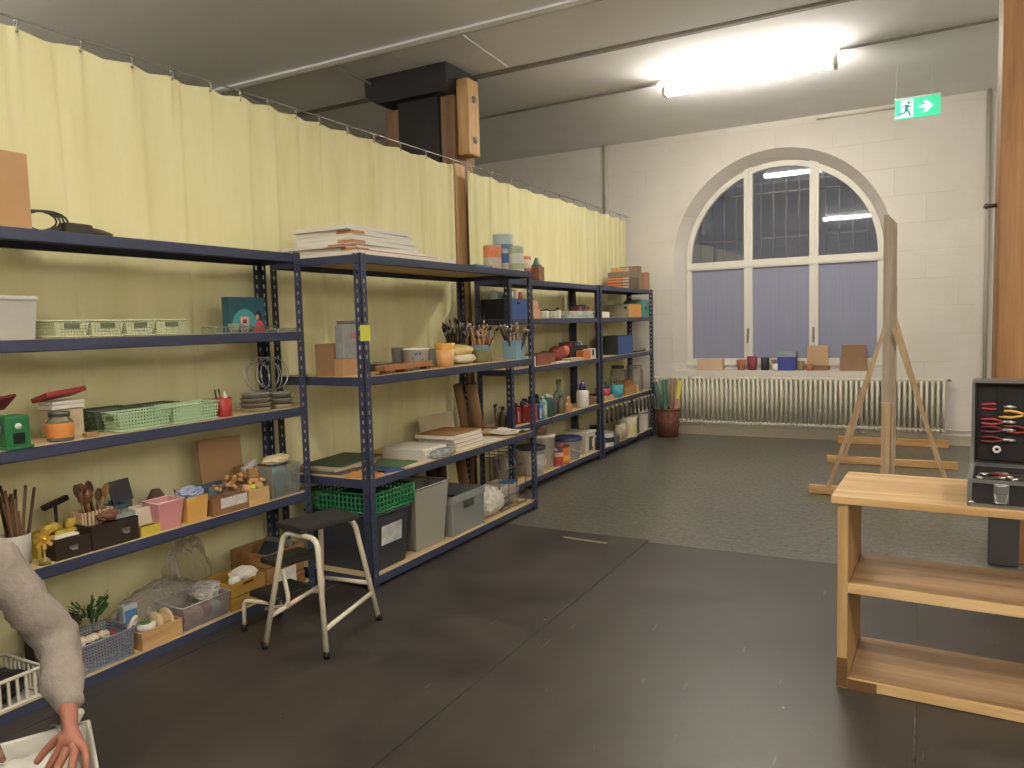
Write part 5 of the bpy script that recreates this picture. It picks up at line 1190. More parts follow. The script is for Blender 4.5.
z = ZB[2]
PAPR = [M('#9a8a78', .8, .3, 6.), M('#b0a08c', .8, .3, 6.), M('#c9b98a', .8, .3, 6.), M('#5f5247', .8, .3, 6.)]
def sheet(label, x, y, z, dx, dy, c, rz=0., h=.003, name='sheet', cat='paper', var=.25, sc_=14., curl=0.):
    b = MB()
    if curl:
        n = 10; g = []
        for i in range(n + 1):
            g.append([b._v((dx * (i / n - .5), dy * (j / n - .5), h + curl * ((i / n - .5) ** 2 * 2 + .5 * math.sin(6 * j / n) * (i / n)))) for j in range(n + 1)])
        for i in range(n):
            for j in range(n): b.bm.faces.new((g[i][j], g[i + 1][j], g[i + 1][j + 1], g[i][j + 1])).smooth = True
    else: b.box(-dx / 2, dx / 2, -dy / 2, dy / 2, 0, h)
    return solo(b, name, M(c, .75, var, sc_), label, cat, (x, y, z), rz)
stack([('lower pile of brown papers at left of the deep lower shelf', .34, .36, .018, PAPR[3], 0, 0, .05, 'paper_pile', 'paper'), ('upper pile of tan papers at left of the deep lower shelf', .32, .33, .016, PAPR[1], -.01, .01, -.08, 'paper_pile', 'paper')], -2.86, 3.19, z)
sheet('orange and yellow magazine at the shelf edge by front post', -2.735, 3.27, z, .2, .17, '#d08a32', .4, .006, 'magazine', 'magazine', .7, 16.)
sheet('pink printed leaflet beside the orange magazine', -2.80, 3.22, z + .0065, .16, .12, '#b98a8c', .1, .002, 'leaflet', 'paper', .5, 20.) if False else None
sheet('blue printed magazine right of the front post', -2.71, 3.42, z, .17, .15, '#394a86', -.25, .006, 'magazine', 'magazine', .5, 20.)
sheet('green cutting mat on the deep lower shelf', -2.80, 3.58, z + .0065, .26, .22, '#4f6d42', .12, .004, 'cutting_mat', 'mat', .15)
sheet('dark green board on the paper piles at the back', -3.05, 3.45, z + .035, .28, .42, '#3d4a30', .1, .006, 'green_board', 'board', .2)
sheet('cream paper sheet under the green cutting mat', -2.76, 3.67, z, .24, .26, '#d3c9a4', .05, .003)
stack([('flat clear box of white paper left of the sketchbooks', .32, .26, .05, M('#cfcabd', .35, .1, 6.), 0, 0, .03, 'paper_box', 'box'), ('white paper ream on the clear paper box', .30, .24, .012, PAPER, -.02, .03, -.03, 'paper_ream', 'paper')], -2.68, 3.76, z)
t = thing('plastic_sleeve', 'crumpled clear plastic sleeve hanging over shelf edge', 'plastic sleeve', (-2.66, 3.90, z)); MB().lump((0, .03, .025), (.1, .24, .05), 81, .3, 3, .9).build('film', clear('#cfd6d8', .5, .1, .4), t)
zz = z
for k, (lb, dx, dy, h, c, ox, oy, rz) in enumerate((('lowest white edged sketchbook of the stack', .30, .36, .026, '#cfc8b8', 0, .02, .0), ('second sketchbook from the bottom of the stack', .30, .35, .026, '#a8763f', .0, .02, .03), ('third sketchbook of the stack, white edges', .29, .35, .026, '#cfc8b8', .0, .01, -.02), ('topmost thick sketchbook with brown cover', .30, .38, .03, '#a5793f', -.01, .0, .02))):
    book(lb, -2.81 + ox, 4.25 + oy, zz, dx, dy, h, c, rz, 'sketchbook', 'stack of sketchbooks'); zz += h
solo(MB().box(-.004, .004, -.22, .22, 0, .17, .001), 'cream_board', M('#b9ad8c', .8), 'cream board leaning at back behind the sketchbooks', 'board', (-3.14, 4.62, z + .003), rot=(0, -.25, 0))
sheet('tan sheet lying flat right of the sketchbooks', -2.80, 4.66, z, .34, .32, '#c2a878', .1, .004)
sheet('white sheet lying on the tan sheet near shelf edge', -2.72, 4.56, z + .0045, .20, .24, '#d9d4c6', -.2, .003)
sheet('brown kraft sheet at the right end of the lower shelf', -2.86, 4.92, z, .36, .3, '#b99563', .02, .004)
sheet('curled white sheet at the right end of the deep lower shelf', -2.74, 4.96, z + .006, .24, .30, '#dcd8cc', .15, .003, curl=.03)
for k, (y, r, hh, rx) in enumerate(((5.19, .036, .55, .0), (5.265, .045, .58, .08))):
    solo(MB().lathe([(r * .7, 0), (r, 0), (r, hh), (r * .7, hh), (r * .7, 0)], 18), 'kraft_roll', M('#8a6a48', .8, .1, 4.), ['left brown kraft paper roll leaning between the units', 'right thicker brown kraft paper roll leaning between the units'][k], 'paper roll', (-3.15, y, .40), rot=(.0, -.05, 0)) if False else None
for k, (x, y, r, rx) in enumerate(((-3.16, 5.03, .036, .06), (-3.06, 5.055, .046, .05))):
    solo(MB().lathe([(r * .75, 0), (r, 0), (r, .37), (r * .75, .37), (r * .75, 0)], 18), 'kraft_roll', M('#8a6a48', .8, .1, 4.), ['left brown kraft paper roll standing at back of lower shelf', 'right thicker brown kraft paper roll standing at back of lower shelf'][k], 'paper roll', (x, y - .02, z + .002), rot=(rx + .12, -.06, 0))

z = ZB[3]
DG = M('#34363b', .5, .08, 6.)
t = thing('storage_bin', 'dark grey plastic bin with paper label below the green crate', 'bin', ctr(-2.635, .5, 3.2, 3.53, z)); MB().tray(-.25, .25, -.165, .165, 0, .325, .005, .025).build('tub', DG, t); MB().tube([(.25, -.165, .318), (.25, .165, .318), (-.25, .165, .318), (-.25, -.165, .318)], .009, 6, closed=True).build('rim', DG, t)
o = MB().box(.2515, .2525, -.085, .1, -.06, .05).build('paper_label', M('#b9b9b4', .7, .6, 18.), t, loc=(-.006, -.01, .22), rot=(0, .07, 0))
crate('green plastic mesh crate on top of the dark grey bin', -2.635, .48, 3.2, 3.575, z + .33, .12, '#1f7a45', 'green_crate', 4)
solo(MB().box(-.2, .2, -.14, .14, 0, .05, .006), 'dark_folder', M('#26292b', .6), 'dark folder lying in the green mesh crate', 'folder', (-2.88, 3.39, z + .338))
def bin_(label, xf, dep, y0, y1, h, mt, rim, contents=None):
    t = thing('storage_bin', label, 'bin', ctr(xf, dep, y0, y1, z)); d, w = dep / 2, (y1 - y0) / 2
    MB().tray(-d, d, -w, w, 0, h, .004, .03).build('tub', mt, t); MB().tube([(d, -w, h), (d, w, h), (-d, w, h), (-d, -w, h)], .008, 6, closed=True).build('rim', rim, t)
    return t
bin_('tall clear plastic bin with brown content next to the dark bin', -2.64, .42, 3.6, 3.965, .385, clear('#dcdace', .24, .2, .1), clear('#dedcd0', .6, .2, .1))
for k, (y, c, lb) in enumerate(((3.68, '#8f7a5c', 'brown folder standing in the clear bin, leftmost'), (3.76, '#b5aa94', 'cream folder standing in the clear bin'), (3.84, '#a99c88', 'beige folder standing in the clear bin'), (3.9, '#c9c2b0', 'pale folder standing in the clear bin, rightmost'))): solo(MB().box(-.15, .15, -.02, .02, 0, .3, .003), 'folder', M(c, .8, .15, 5.), lb, 'folder', (-2.86, y, z + .006), rot=(0, 0, .02 * k))
solo(MB().box(-.1, .1, -.13, .13, 0, .3, .005), 'blue_box', M('#3c4c5e', .6), 'dark blue box behind the tall clear bin', 'box', (-3.11, 3.82, z)) if False else None
t = thing('euro_container', 'light grey stacking container right of the clear bin', 'container', ctr(-2.64, .5, 3.985, 4.385, z)); GY = M('#7d807c', .5, .05, 6.)
MB().tray(-.25, .25, -.2, .2, 0, .262, .006, .006).build('body', GY, t); MB().box(.25, .258, -.205, .205, .215, .262, .002).box(.245, .252, -.2, -.185, 0, .215).box(.245, .252, .185, .2, 0, .215).box(-.25, .25, -.207, -.2, .215, .262, .001).build('rib', M('#898c86', .5, .05), t); MB().box(.2505, .2585, -.06, .06, .165, .21, .002).build('hand_grip', M('#3f423f', .6), t)
solo(MB().box(-.2, .2, -.15, .15, 0, .18, .005), 'black_bundle', M('#1f2020', .8), 'black bundle inside the light grey container', 'bundle', (-2.9, 4.185, z + .01))
solo(MB().lump((0, 0, .1), (.24, .34, .2), 91, .16, 5, .95, 2.4), 'plastic_bag', clear('#efeadb', .95, .3, .1), 'white crumpled plastic bag on bottom shelf right of grey container', 'plastic bag', (-2.76, 4.58, z), 0, None, True)
t = thing('wire_rack', 'thin wire rack holding papers at right of the bottom shelf', 'rack', (-2.78, 4.86, z)); b = MB()
for y in (-.2, -.07, .06, .2): b.tube([(.11, y, .01), (.11, y, .30), (.06, y, .40), (-.12, y, .40), (-.12, y, .01)], .004, 6)
for x, zz in ((.11, .01), (.11, .1), (.11, .3), (-.12, .01), (-.12, .4), (.06, .4)): b.tube([(x, -.2, zz), (x, .2, zz)], .004, 6)
for y in (-.14, 0, .13): b.tube([(.11, y, .01), (-.12, y, .01)], .003, 6)
b.build('wires', M('#77776f', .35, .1, 9., metal=.7), t)
zz = z + .04
for k, (c, h, w, lb) in enumerate((('#8d8578', .05, .3, 'lowest bundle of grey papers in the wire rack'), ('#a39b8c', .05, .32, 'middle bundle of papers in the wire rack'), ('#b9b2a4', .03, .3, 'topmost magazine pile in the wire rack'))):
    solo(MB().box(-.09, .09, -w / 2, w / 2, 0, h - .001, .003), 'paper_bundle', M(c, .8, .35, 12., stretch=(1, 1, 12)), lb, 'paper', (-2.79, 4.85, zz), .03 * (k - 1)); zz += h
sheet('blue printed booklet on the papers in the wire rack', -2.75, 4.93, zz, .12, .13, '#3f6a9c', .2, .006, 'booklet', 'booklet', .4, 20.)
for k in range(3):
    solo(MB().lump((0, 0, .0), (.08, .12, .07), 95 + k, .35, 3, .7), 'metal_scrap', M('#a8a494', .4, .4, 25.), ['crumpled grey scrap at foot of the corner post, left', 'crumpled grey scrap at foot of the corner post, middle', 'crumpled grey scrap at foot of the corner post, right'][k], 'scrap', (-2.64 - .012 * k, 4.74 + .14 * k, z + .03)) if False else None
for k, (y, rx, L, lb) in enumerate(((4.5, .05, .5, 'dark roll standing at back of the bottom shelf, left'), (4.62, .03, .48, 'dark roll standing at back of the bottom shelf, middle'), (4.92, .12, .46, 'brown tube leaning at back of the bottom shelf, right'))): solo(MB().lathe([(0, 0), (.04, 0), (.04, L), (0, L)], 16), 'paper_roll', M(['#3a3127', '#4a3d2e', '#8a6846'][k], .8, .1, 5.), lb, 'paper roll', (-3.12, y, z + .006), rot=(rx, -.06, 0))

# ================================================================== SHELF UNITS C and D (far)
z = ZC[0]
OR = M('#cf7a3c', .6, .25, 9., stretch=(1, 1, 8)); BR = M('#6a5a4a', .7, .2, 6.)
def gamebox(label, xf, dep, y0, y1, z, h, mf, ms, band):
    t = thing('flat_box', label, 'box', ctr(xf, dep, y0, y1, z)); d, w = dep / 2, (y1 - y0) / 2
    MB().box(-d, d, -w, w, 0, h - .001, .002).build('carton', ms, t); MB().box(d, d + .001, -w + .01, w - band, .006, h - .006).build('front_print', mf, t)
    if band: MB().box(d, d + .001, w - band + .004, w - .006, .006, h - .006).build('end_print', M('#b5a59a', .6, .5, 22.), t)
zz = z + .003
def endbox(label, y0, y1, zz, h, mend, mside, xf=-2.955, dep=.27):
    t = thing('flat_box', label, 'box', ctr(xf, dep, y0, y1, zz)); d, w = dep / 2, (y1 - y0) / 2
    MB().box(-d, d, -w, w, 0, h - .001, .002).build('carton', mside, t)
    MB().box(-d + .004, d * .38, -w - .001, -w, .005, h - .006).build('end_print', mend, t); MB().box(d * .42, d - .004, -w - .001, -w, .005, h - .006).build('pale_print', M('#b5a59a', .6, .5, 22.), t)
for k, lb in enumerate(('lowest orange ended flat box of the stack on far unit', 'second orange ended flat box from the bottom', 'third orange ended flat box from the bottom', 'fourth orange ended flat box, below the brown box')):
    endbox(lb, 8.25 + .01 * (k % 2), 8.6, zz, .032, OR, BR); zz += .032
carton('brown flat box lying on the orange ended boxes', -2.955, .26, 8.26, 8.6, zz, .06, M('#7d705c', .7, .1), 'flat_box'); zz += .0605
endbox('orange ended flat box topmost on the brown box', 8.3, 8.6, zz, .05, M('#cf9a4e', .6, .2, 8.), M('#8a7358', .7), -2.97, .22)
for k, (y0, w, c, h, lb) in enumerate(((8.605, .1, '#8f7560', .27, 'tall brown box file standing right of the orange boxes'), (8.71, .08, '#a06a4c', .2, 'reddish box file, second of the standing row'), (8.795, .08, '#a87a5a', .2, 'tan box file, third of the standing row'), (8.88, .12, '#b07a5c', .21, 'pinkish brown box file, last before the shelf end'))): carton(lb, -2.96, .24, y0, y0 + w, z + .003, h, M(c, .7, .2, 14.), 'box_file', 'box file')

z = ZC[1]
t = thing('file_box', 'black file box with blue front panel on second far shelf', 'box', ctr(-2.965, .27, 5.42, 5.74, z)); MB().box(-.135, .13, -.16, .16, 0, .165, .003).build('body', M('#22242a', .6), t); MB().box(.13, .135, -.158, .158, .002, .163, .002).build('front_panel', M('#33558f', .55, .1, 6.), t); MB().tube([(.137, -.02, .13), (.142, 0, .125), (.137, .02, .13)], .006, 6).build('finger_ring', BLACK, t)
for k, (x, y, r, h, c, lb) in enumerate(((-3.17, 5.5, .05, .075, '#c9c9c4', 'white enamel cup at back on the black file box'), (-3.10, 5.53, .03, .06, '#9fb3b0', 'pale blue small cup on the black file box'), (-3.05, 5.62, .045, .08, '#d48a22', 'orange cup on the black file box'), (-3.0, 5.5, .03, .06, '#c9c6bd', 'white little jar at front left on the blue fronted box'), (-3.0, 5.575, .035, .075, '#d0c19a', 'cream little jar at front middle on the blue fronted box'), (-3.0, 5.66, .034, .06, '#b5583f', 'red little pot at front right on the blue fronted box'))): pot(lb, x, y, z + .1655, r, h, M(c, .5), 'small_pot', 'pot', 1.1)
carton('lower pink carton next to the blue fronted box', -2.98, .2, 5.76, 6.02, z, .08, M('#c2906f', .7))
carton('upper pink carton stacked on the lower pink carton', -2.99, .19, 5.77, 6.0, z + .0805, .075, M('#bf8d6c', .7))
for k, (y, r, h, c, cap) in enumerate(((6.06, .03, .08, '#b9b9a4', '#2a2a2a'), (6.14, .032, .085, '#d0cdbd', '#2a2a2a'), (6.225, .032, .08, '#a9ab90', '#3a3a36'), (6.31, .032, .08, '#c9c2ac', '#5a4a3c'), (6.40, .03, .095, '#d6d4c8', '#1d1d1f'))):
    bottle(['small jar next to pink cartons, first in the row', 'second small jar from the pink cartons', 'third small jar from the pink cartons', 'fourth small jar from the pink cartons', 'taller white jar with black cap, last in the row'][k], -2.99, y, z, r, h, c, cap, .22, 'paint_jar', 'small paint jars', 'jar', capr=.8)
zz = stack([('lowest flat printed box, teal striped, by middle posts', .22, .66, .034, M('#9fb0a4', .5, .5, 14., stretch=(1, 1, 6)), 0, 0, 0, 'flat_box', 'box'), ('upper flat printed box with white and red print', .2, .62, .034, M('#b9b2a4', .5, .6, 14.), 0, .02, .02, 'flat_box', 'box')], -2.965, 6.56, z)
for k, (y, c) in enumerate(((6.98, '#6a3a36'), (7.08, '#3c3a42'), (7.16, '#7a4a3c'))): solo(MB().box(-.05, .05, -.045, .045, 0, .05 + .015 * (k % 2), .004), 'small_case', M(c, .5), ['dark red small case on the flat printed boxes, left', 'dark grey small case on the flat printed boxes, middle', 'brown small case on the flat printed boxes, right'][k], 'case', (-3.06, y, zz))
carton('low white carton left of the grey magazine file', -2.97, .15, 7.37, 7.66, z, .06, PAPER)
t = thing('magazine_file', 'grey sided magazine box with orange front panel', 'box', ctr(-2.965, .27, 8.27, 8.69, z)); MB().box(-.135, .13, -.21, .21, 0, .15, .003).build('grey_side', M('#8b8775', .6, .12, 5.), t); MB().box(.1305, .136, -.208, .208, .001, .152, .002).build('orange_front', M('#d89a3a', .6, .06, 5.), t); MB().lathe([(0, 0), (.016, 0), (.016, .002), (0, .002)], 14, (.09, -.21, .11), Matrix.Rotation(PI / 2, 3, 'X')).build('finger_hole', BLACK, t)
t = thing('teal_box', 'teal box file with round hole at far end of the shelf', 'box', ctr(-2.965, .24, 8.72, 8.99, z)); MB().prism([(-.13, 0), (.13, 0), (.13, .16), (.05, .21), (-.05, .21), (-.13, .16)], -.12, .12, 'yz').build('body', M('#4a938a', .55, .08, 5.), t); MB().lathe([(0, 0), (.025, 0), (.025, .003), (0, .003)], 14, (.12, 0, .11), Matrix.Rotation(PI / 2, 3, 'Y')).build('finger_hole', BLACK, t)

z = ZC[2]
pot('white roll standing first on the third far shelf', -3.0, 5.83, z, .05, .09, M('#d3cabb', .7), 'paper_roll', 'roll', 1.0)
carton('reddish brown carton right of the white roll', -2.99, .18, 5.95, 6.32, z, .1, M('#7d4a38', .7, .4, 14.))
sheet('white booklet lying before the reddish carton', -2.985, 6.42, z, .09, .4, '#d0c9b8', .05, .012, 'booklet', 'booklet')
t = thing('red_figure', 'red and orange clay lump in middle of third far shelf', 'clay', (-3.1, 6.62, z)); MB().lump((0, 0, .07), (.14, .26, .15), 101, .2, 3, .9).build('clay', M('#8a3a28', .6, .5, 12.), t, True); MB().lump((.05, .06, .1), (.07, .09, .1), 102, .2, 3).build('orange_patch', M('#c4633c', .6), t, True)
solo(MB().lump((0, 0, .05), (.1, .2, .11), 103, .2, 3, .9), 'green_clay', M('#3d4430', .8), 'dark green lump behind the red clay lump', 'clay', (-3.15, 6.42, z), 0, None, True)
sheet('pale tool tray lying near the shelf edge', -2.99, 6.72, z, .1, .3, '#b9a988', 0, .03, 'tool_tray', 'tray')
wbox('long black open box of books behind the orange box', -3.06, .17, 6.8, 7.26, z + .0, .14, M('#29282a', .6), 'black_box', .006)
for k, (y, c) in enumerate(((6.88, '#8c3a34'), (6.94, '#3a2c2e'), (7.0, '#7a3a34'), (7.08, '#5a8a96'), (7.16, '#9ab3b0'))): book('spine up book standing in the long black box', -3.14, y, z + .008, .12, .15, .04, c, rot=(PI / 2, 0, 0), group='books in the black box') if False else carton(['dark red book in the black box, leftmost', 'black book second in the black box', 'red book in the middle of the black box', 'teal book in the black box', 'pale blue book in the black box, rightmost'][k], -3.08, .12, y - .024, y + .024, z + .0075, .17, M(c, .6, .3, 20.), 'book', 'book')
t = thing('orange_box', 'small orange and white box in front of the long black box', 'box', ctr(-2.965, .08, 6.92, 7.25, z)); MB().box(-.04, .04, -.165, .02, 0, .09, .002).build('orange_half', M('#cf7020', .5, .15, 12.), t); MB().box(-.04, .04, .021, .165, 0, .1, .002).build('white_half', M('#d0cbc0', .5, .1), t); MB().box(.0402, .0412, .06, .11, .03, .09).build('dark_print', BLACK, t)
t = thing('storage_box', 'dark fabric storage box with blue front on third far shelf', 'box', ctr(-2.965, .27, 7.9, 8.38, z)); MB().box(-.135, .128, -.24, .24, .001, .21, .004).build('dark_body', M('#2c2b2a', .7, .1), t); MB().box(.1285, .135, -.238, .238, .002, .212, .003).build('blue_front', M('#33548c', .6, .1, 5.), t)
stack([('lower flat dark notebook at end of third far shelf', .18, .4, .02, M('#3c3a38', .6), 0, 0, .05, 'notebook', 'notebook'), ('upper flat grey notebook at end of third far shelf', .16, .34, .015, M('#8f8b7e', .6), 0, .02, -.08, 'notebook', 'notebook')], -2.98, 8.5, z)

z = ZC[3]
for k, (x, y, r, h, c, cap) in enumerate(((-3.06, 5.43, .036, .17, '#4a4338', '#2a241e'), (-3.0, 5.47, .034, .15, '#5a5044', '#26221d'), (-3.05, 5.53, .036, .16, '#3f3a33', '#191817'))): bottle(['dusty grey bottle, leftmost behind the corner post', 'second dusty grey bottle behind the corner post', 'third dusty grey bottle beside the red bottles'][k], x, y, z, r, h, c, cap, .35)
sticks(8, -3.13, 5.46, z + .002, .03, .22, [M('#8a7a55', .7), M('#b09a6a', .7)], 'dried_brush', 'pale brush standing among the dusty grey bottles', 'brush', 'brushes among the grey bottles', .005, .15, 19, 'brush')
def flatbottle(label, x, y, z, dx, dy, h, c, cap, lab=None):
    t = thing('paint_bottle', label, 'bottle', (x, y, z), 0, 'paint bottles on the far shelf')
    MB().box(-dx / 2, dx / 2, -dy / 2, dy / 2, 0, h * .8, .012).build('body', M(c, .4, .06, 8.), t); MB().lathe([(0, h), (.016, h), (.019, h * .86), (.022, h * .79), (0, h * .79)], 14).build('cap', M(cap, .4), t)
    if lab: MB().box(dx / 2, dx / 2 + .001, -dy * .42, -dy * .12, h * .12, h * .6).build('label_panel', M(lab, .5, .4, 30.), t)
flatbottle('dark red paint bottle, first in the colourful row', -3.04, 5.62, z, .07, .07, .18, '#8a2422', '#201a1a', '#b9a89c')
flatbottle('brown red paint bottle, second in the colourful row', -3.02, 5.70, z, .07, .07, .19, '#6d2a20', '#1c1818')
flatbottle('bright red large paint bottle with white label', -2.985, 5.79, z, .08, .1, .19, '#c03a2e', '#1c1818', '#d9c9bd')
flatbottle('blue paint bottle right of the corner post', -2.985, 5.925, z, .08, .085, .18, '#3f6f9c', '#22303a', '#c9d0d0')
bottle('mint green bottle with white label, beside blue bottle', -2.99, 6.03, z, .042, .2, '#7fae9a', '#d3d0c4', .2, band='#b9c9b9', group=None)
bottle('dark green bottle with white cap', -2.99, 6.135, z, .044, .21, '#23584a', '#d8d5ca', .2, capr=.5)
bottle('dark green bottle with black cap behind the white-capped one', -3.08, 6.09, z, .042, .21, '#1f4a3c', '#1b1b1b', .2, capr=.55)
bottle('black bottle behind the mint green bottle', -3.09, 6.0, z, .04, .2, '#26282a', '#171717', .2, capr=.6)
bottle('navy bottle at back of the colourful row', -3.1, 5.9, z, .04, .19, '#23314a', '#171717', .2, capr=.6)
bottle('dark teal bottle with white shoulder', -3.0, 6.235, z, .038, .19, '#2a4446', '#cfccc0', .3)
bottle('brown glass bottle right of the teal bottle', -3.03, 6.33, z, .04, .19, '#4b4030', '#3a332a', .35)
bottle('olive glass bottle before the clear green bottle', -3.0, 6.43, z, .04, .17, '#5a5a44', '#2d2b25', .35)
t = thing('clay_figure', 'small orange and cream clay figure among the bottles', 'figurine', (-2.99, 6.575, z)); MB().lathe([(0, 0), (.055, 0), (.06, .03), (.05, .08), (.03, .12), (.035, .15), (.02, .185), (0, .19)], 16).build('body', M('#b98250', .6, .6, 22.), t); MB().ball((.0, .035, .1), .022, 2).ball((0, -.04, .09), .02, 2).build('arms', M('#c9b78f', .6), t); t.scale = (.75, .75, .8)
bottle('clear bottle with green top behind the clay figure', -3.12, 6.66, z, .055, .3, '#8fa08c', '#4f7a3c', .45, clear_=clear('#b5c0b0', .5, .1, .2), capr=.5)
t = thing('glue_bottle', 'large white glue bottle with purple nozzle', 'bottle', (-3.0, 6.96, z)); MB().lathe([(0, 0), (.058, 0), (.063, .01), (.063, .15), (.05, .17), (0, .172)], 24).build('body', M('#d6d2c8', .4, .03), t); MB().lathe([(0, .27), (.01, .27), (.013, .24), (.028, .235), (.032, .2), (.036, .173), (0, .173)], 16).build('nozzle', M('#3c2f6e', .4), t)
carton('small reddish box right of the white glue bottle', -3.0, .1, 7.09, 7.24, z, .09, M('#8a5a4c', .6))
carton('low pale carton at left end of corner unit shelf', -2.98, .12, 7.4, 7.78, z, .05, M('#b5945f', .7))
wbox('dark small box beside the low pale carton', -3.12, .1, 7.42, 7.62, z, .07, BLACK, 'dark_box', .004)
pot('crimson tub of pens on the corner unit', -3.06, 7.66, z + .0, .085, .13, M('#9c2f48', .45), 'pen_tub', 'tub', 1.1)
pot('turquoise tub of pens on the corner unit', -3.04, 7.98, z, .09, .14, M('#2f8c9c', .45), 'pen_tub', 'tub', 1.1)
for yy, gg, lb in ((7.66, 'pens in the crimson tub', 'pen standing in the crimson tub'), (7.98, 'pens in the turquoise tub', 'pen standing in the turquoise tub')): sticks(9, -3.05, yy, z + .008, .05, .2, [M('#2c2f2c', .5), M('#cfcabd', .5), M('#3f4d3a', .5)], 'pen', lb, 'pen', gg, .007, .25, 23)
wbox('lower small pine drawer box on the corner unit', -2.98, .15, 8.13, 8.42, z, .085, wood('#b98a4c', '#8f6530', 'y'), 'wooden_box', .01)
wbox('upper reddish pine box stacked on the lower one', -2.985, .14, 8.14, 8.40, z + .0855, .075, wood('#a8683c', '#7d4826', 'y'), 'wooden_box', .01)
t = thing('glass_jar', 'large clear jar with dark lid on the corner unit', 'jar', (-3.15, 8.36, z)); MB().lathe([(0, 0), (.085, 0), (.09, .01), (.09, .27), (.07, .3)], 22).build('glass', clear('#cfccbd', .35, .08, .2), t); MB().lathe([(0, .33), (.075, .33), (.078, .3), (0, .3)], 22).build('lid', M('#3f3f3c', .5), t)
t = thing('glass_jar', 'second clear jar nearest the window wall', 'jar', (-3.1, 8.78, z)); MB().lathe([(0, 0), (.1, 0), (.105, .01), (.105, .25), (.085, .28)], 22).build('glass', clear('#cfcabd', .35, .08, .2), t); MB().lathe([(0, .31), (.09, .31), (.093, .28), (0, .28)], 22).build('lid', clear('#c9c6ba', .7, .1, .1), t)
carton('small pine block on the shelf before the second jar', -2.98, .06, 8.5, 8.6, z, .09, PINE['z'], 'wooden_block', 'block')
# brush rack hanging below the fourth shelf of the corner unit
HG = M('#26231f', .6)
f = None
for k in range(12):
    y = 7.43 + k * .135
    if f is None:
        f = thing('hanging_tool', 'dark handled tool with pale knob hanging under corner shelf', 'tool', (-2.925, y, .36), 0, 'tools hung under the corner shelf')
        MB().tube([(0, 0, 0), (0, 0, .03), (0, 0, .15)], [.013, .015, .012], 8).build('shaft', HG, f); MB().ball((.004, 0, .162), .013, 2).build('knob', M('#cfc5ab', .5), f)
    else: dup(f, (-2.925, y, .36))

z = ZC[4]
bucket('white bucket with black rim, nearest on the bottom shelf', -3.06, 5.90, z, .135, .24, '#cfcbc0', '#2a2a2b', M('#b5b3aa', .6, .3, 30.))
bucket('plain white bucket behind the black rimmed bucket', -3.1, 6.20, z, .13, .30, '#d3cdbb', '#d8d3c2', None, False)
t = thing('clay_pot', 'small brown pot with pale rim on the plain white bucket', 'pot', (-3.1, 6.18, z + .3125)); MB().lathe([(0, 0), (.06, 0), (.07, .07), (.066, .07), (.057, .004), (0, .004)], 18).build('pot', M('#8f6a4a', .7), t); MB().lathe([(.071, .07), (.073, .09), (.066, .09), (.066, .07)], 18).build('rim', M('#c9b58f', .6), t)
pot('grey brown tub at the back left of the bottom shelf', -3.16, 5.56, z, .085, .2, M('#8d8270', .6), 'tub', 'tub', 1.1)
can('red paint tin with blue lid on the bottom shelf', -2.995, 6.33, z, .055, .15, '#b0402e', '#5f73a0', 'paint_tin', band=('#cfa58f', .6, .85))
can('orange and yellow paint tin right of the red tin', -2.99, 6.455, z, .06, .17, '#cf7026', '#a05038', 'paint_tin', band=('#d9a53a', .2, .5))
bucket('white bucket with blue lid on the bottom shelf', -3.085, 6.72, z, .155, .2, '#c9c9c6', '#31356e')
t = thing('square_bucket', 'square white bucket with dark printed panel by the posts', 'bucket', ctr(-2.97, .25, 6.96, 7.22, z)); MB().box(-.125, .125, -.13, .13, 0, .2, .012, .012).build('tub', M('#cfcabd', .45, .04), t); MB().box(-.13, .13, -.135, .135, .2, .222, .006).build('lid', M('#d6d0bd', .45), t); MB().box(.1205, .124, -.05, .05, .03, .17, .002).build('printed_panel', M('#4a4f4a', .5, .6, 25.), t); MB().box(.126, .128, .02, .05, .06, .14).build('pale_mark', PAPER, t)
carton('flat tan carton on the blue lidded bucket', -3.1, .1, 6.9, 7.2, z + .2225, .03, M('#b99a6a', .7)) if False else None
can('white tin with dark label at left of the corner bottom shelf', -3.0, 7.55, z, .09, .15, '#c9c7c2', band=('#2a2f33', .3, .65))
can('blue topped squat tin at front of corner bottom shelf', -2.99, 7.38, z, .055, .13, '#4f79a6', band=('#b5602c', .05, .5))
can('black paint tin upper of the pair on the corner shelf', -3.12, 7.62, z + .001, .085, .2, '#26282a', '#2d2f31')
can('dark round tin lying flat under the white tin', -2.995, 7.74, z, .08, .09, '#3f4752', '#8a8f96')
t = thing('jar_pack', 'pair of pale jars bundled beside the cream tin', 'jar', (-3.0, 8.02, z)); 
for y in (-.06, .06): MB().lathe([(0, 0), (.052, 0), (.055, .13), (.04, .15), (.04, .17), (0, .17)], 16, (0, y, 0)).build('jar', M('#b3a78c', .5, .4, 20.), t)
can('cream paint tin with yellow band on corner bottom shelf', -3.0, 8.26, z, .105, .24, '#cdbf84', '#c9c6b4', band=('#d9d3bd', .6, .95))
can('plain white tin at the end of the corner bottom shelf', -3.03, 8.78, z, .1, .22, '#bdb9ac', '#a9a79c')
can('dark green tin between cream tin and white tin', -3.05, 8.53, z, .09, .19, '#3f4a3a', '#6f7268')
carton('white flat carton lying on the plain white tin', -2.98, .18, 8.66, 8.92, z + .2205, .05, PAPER)

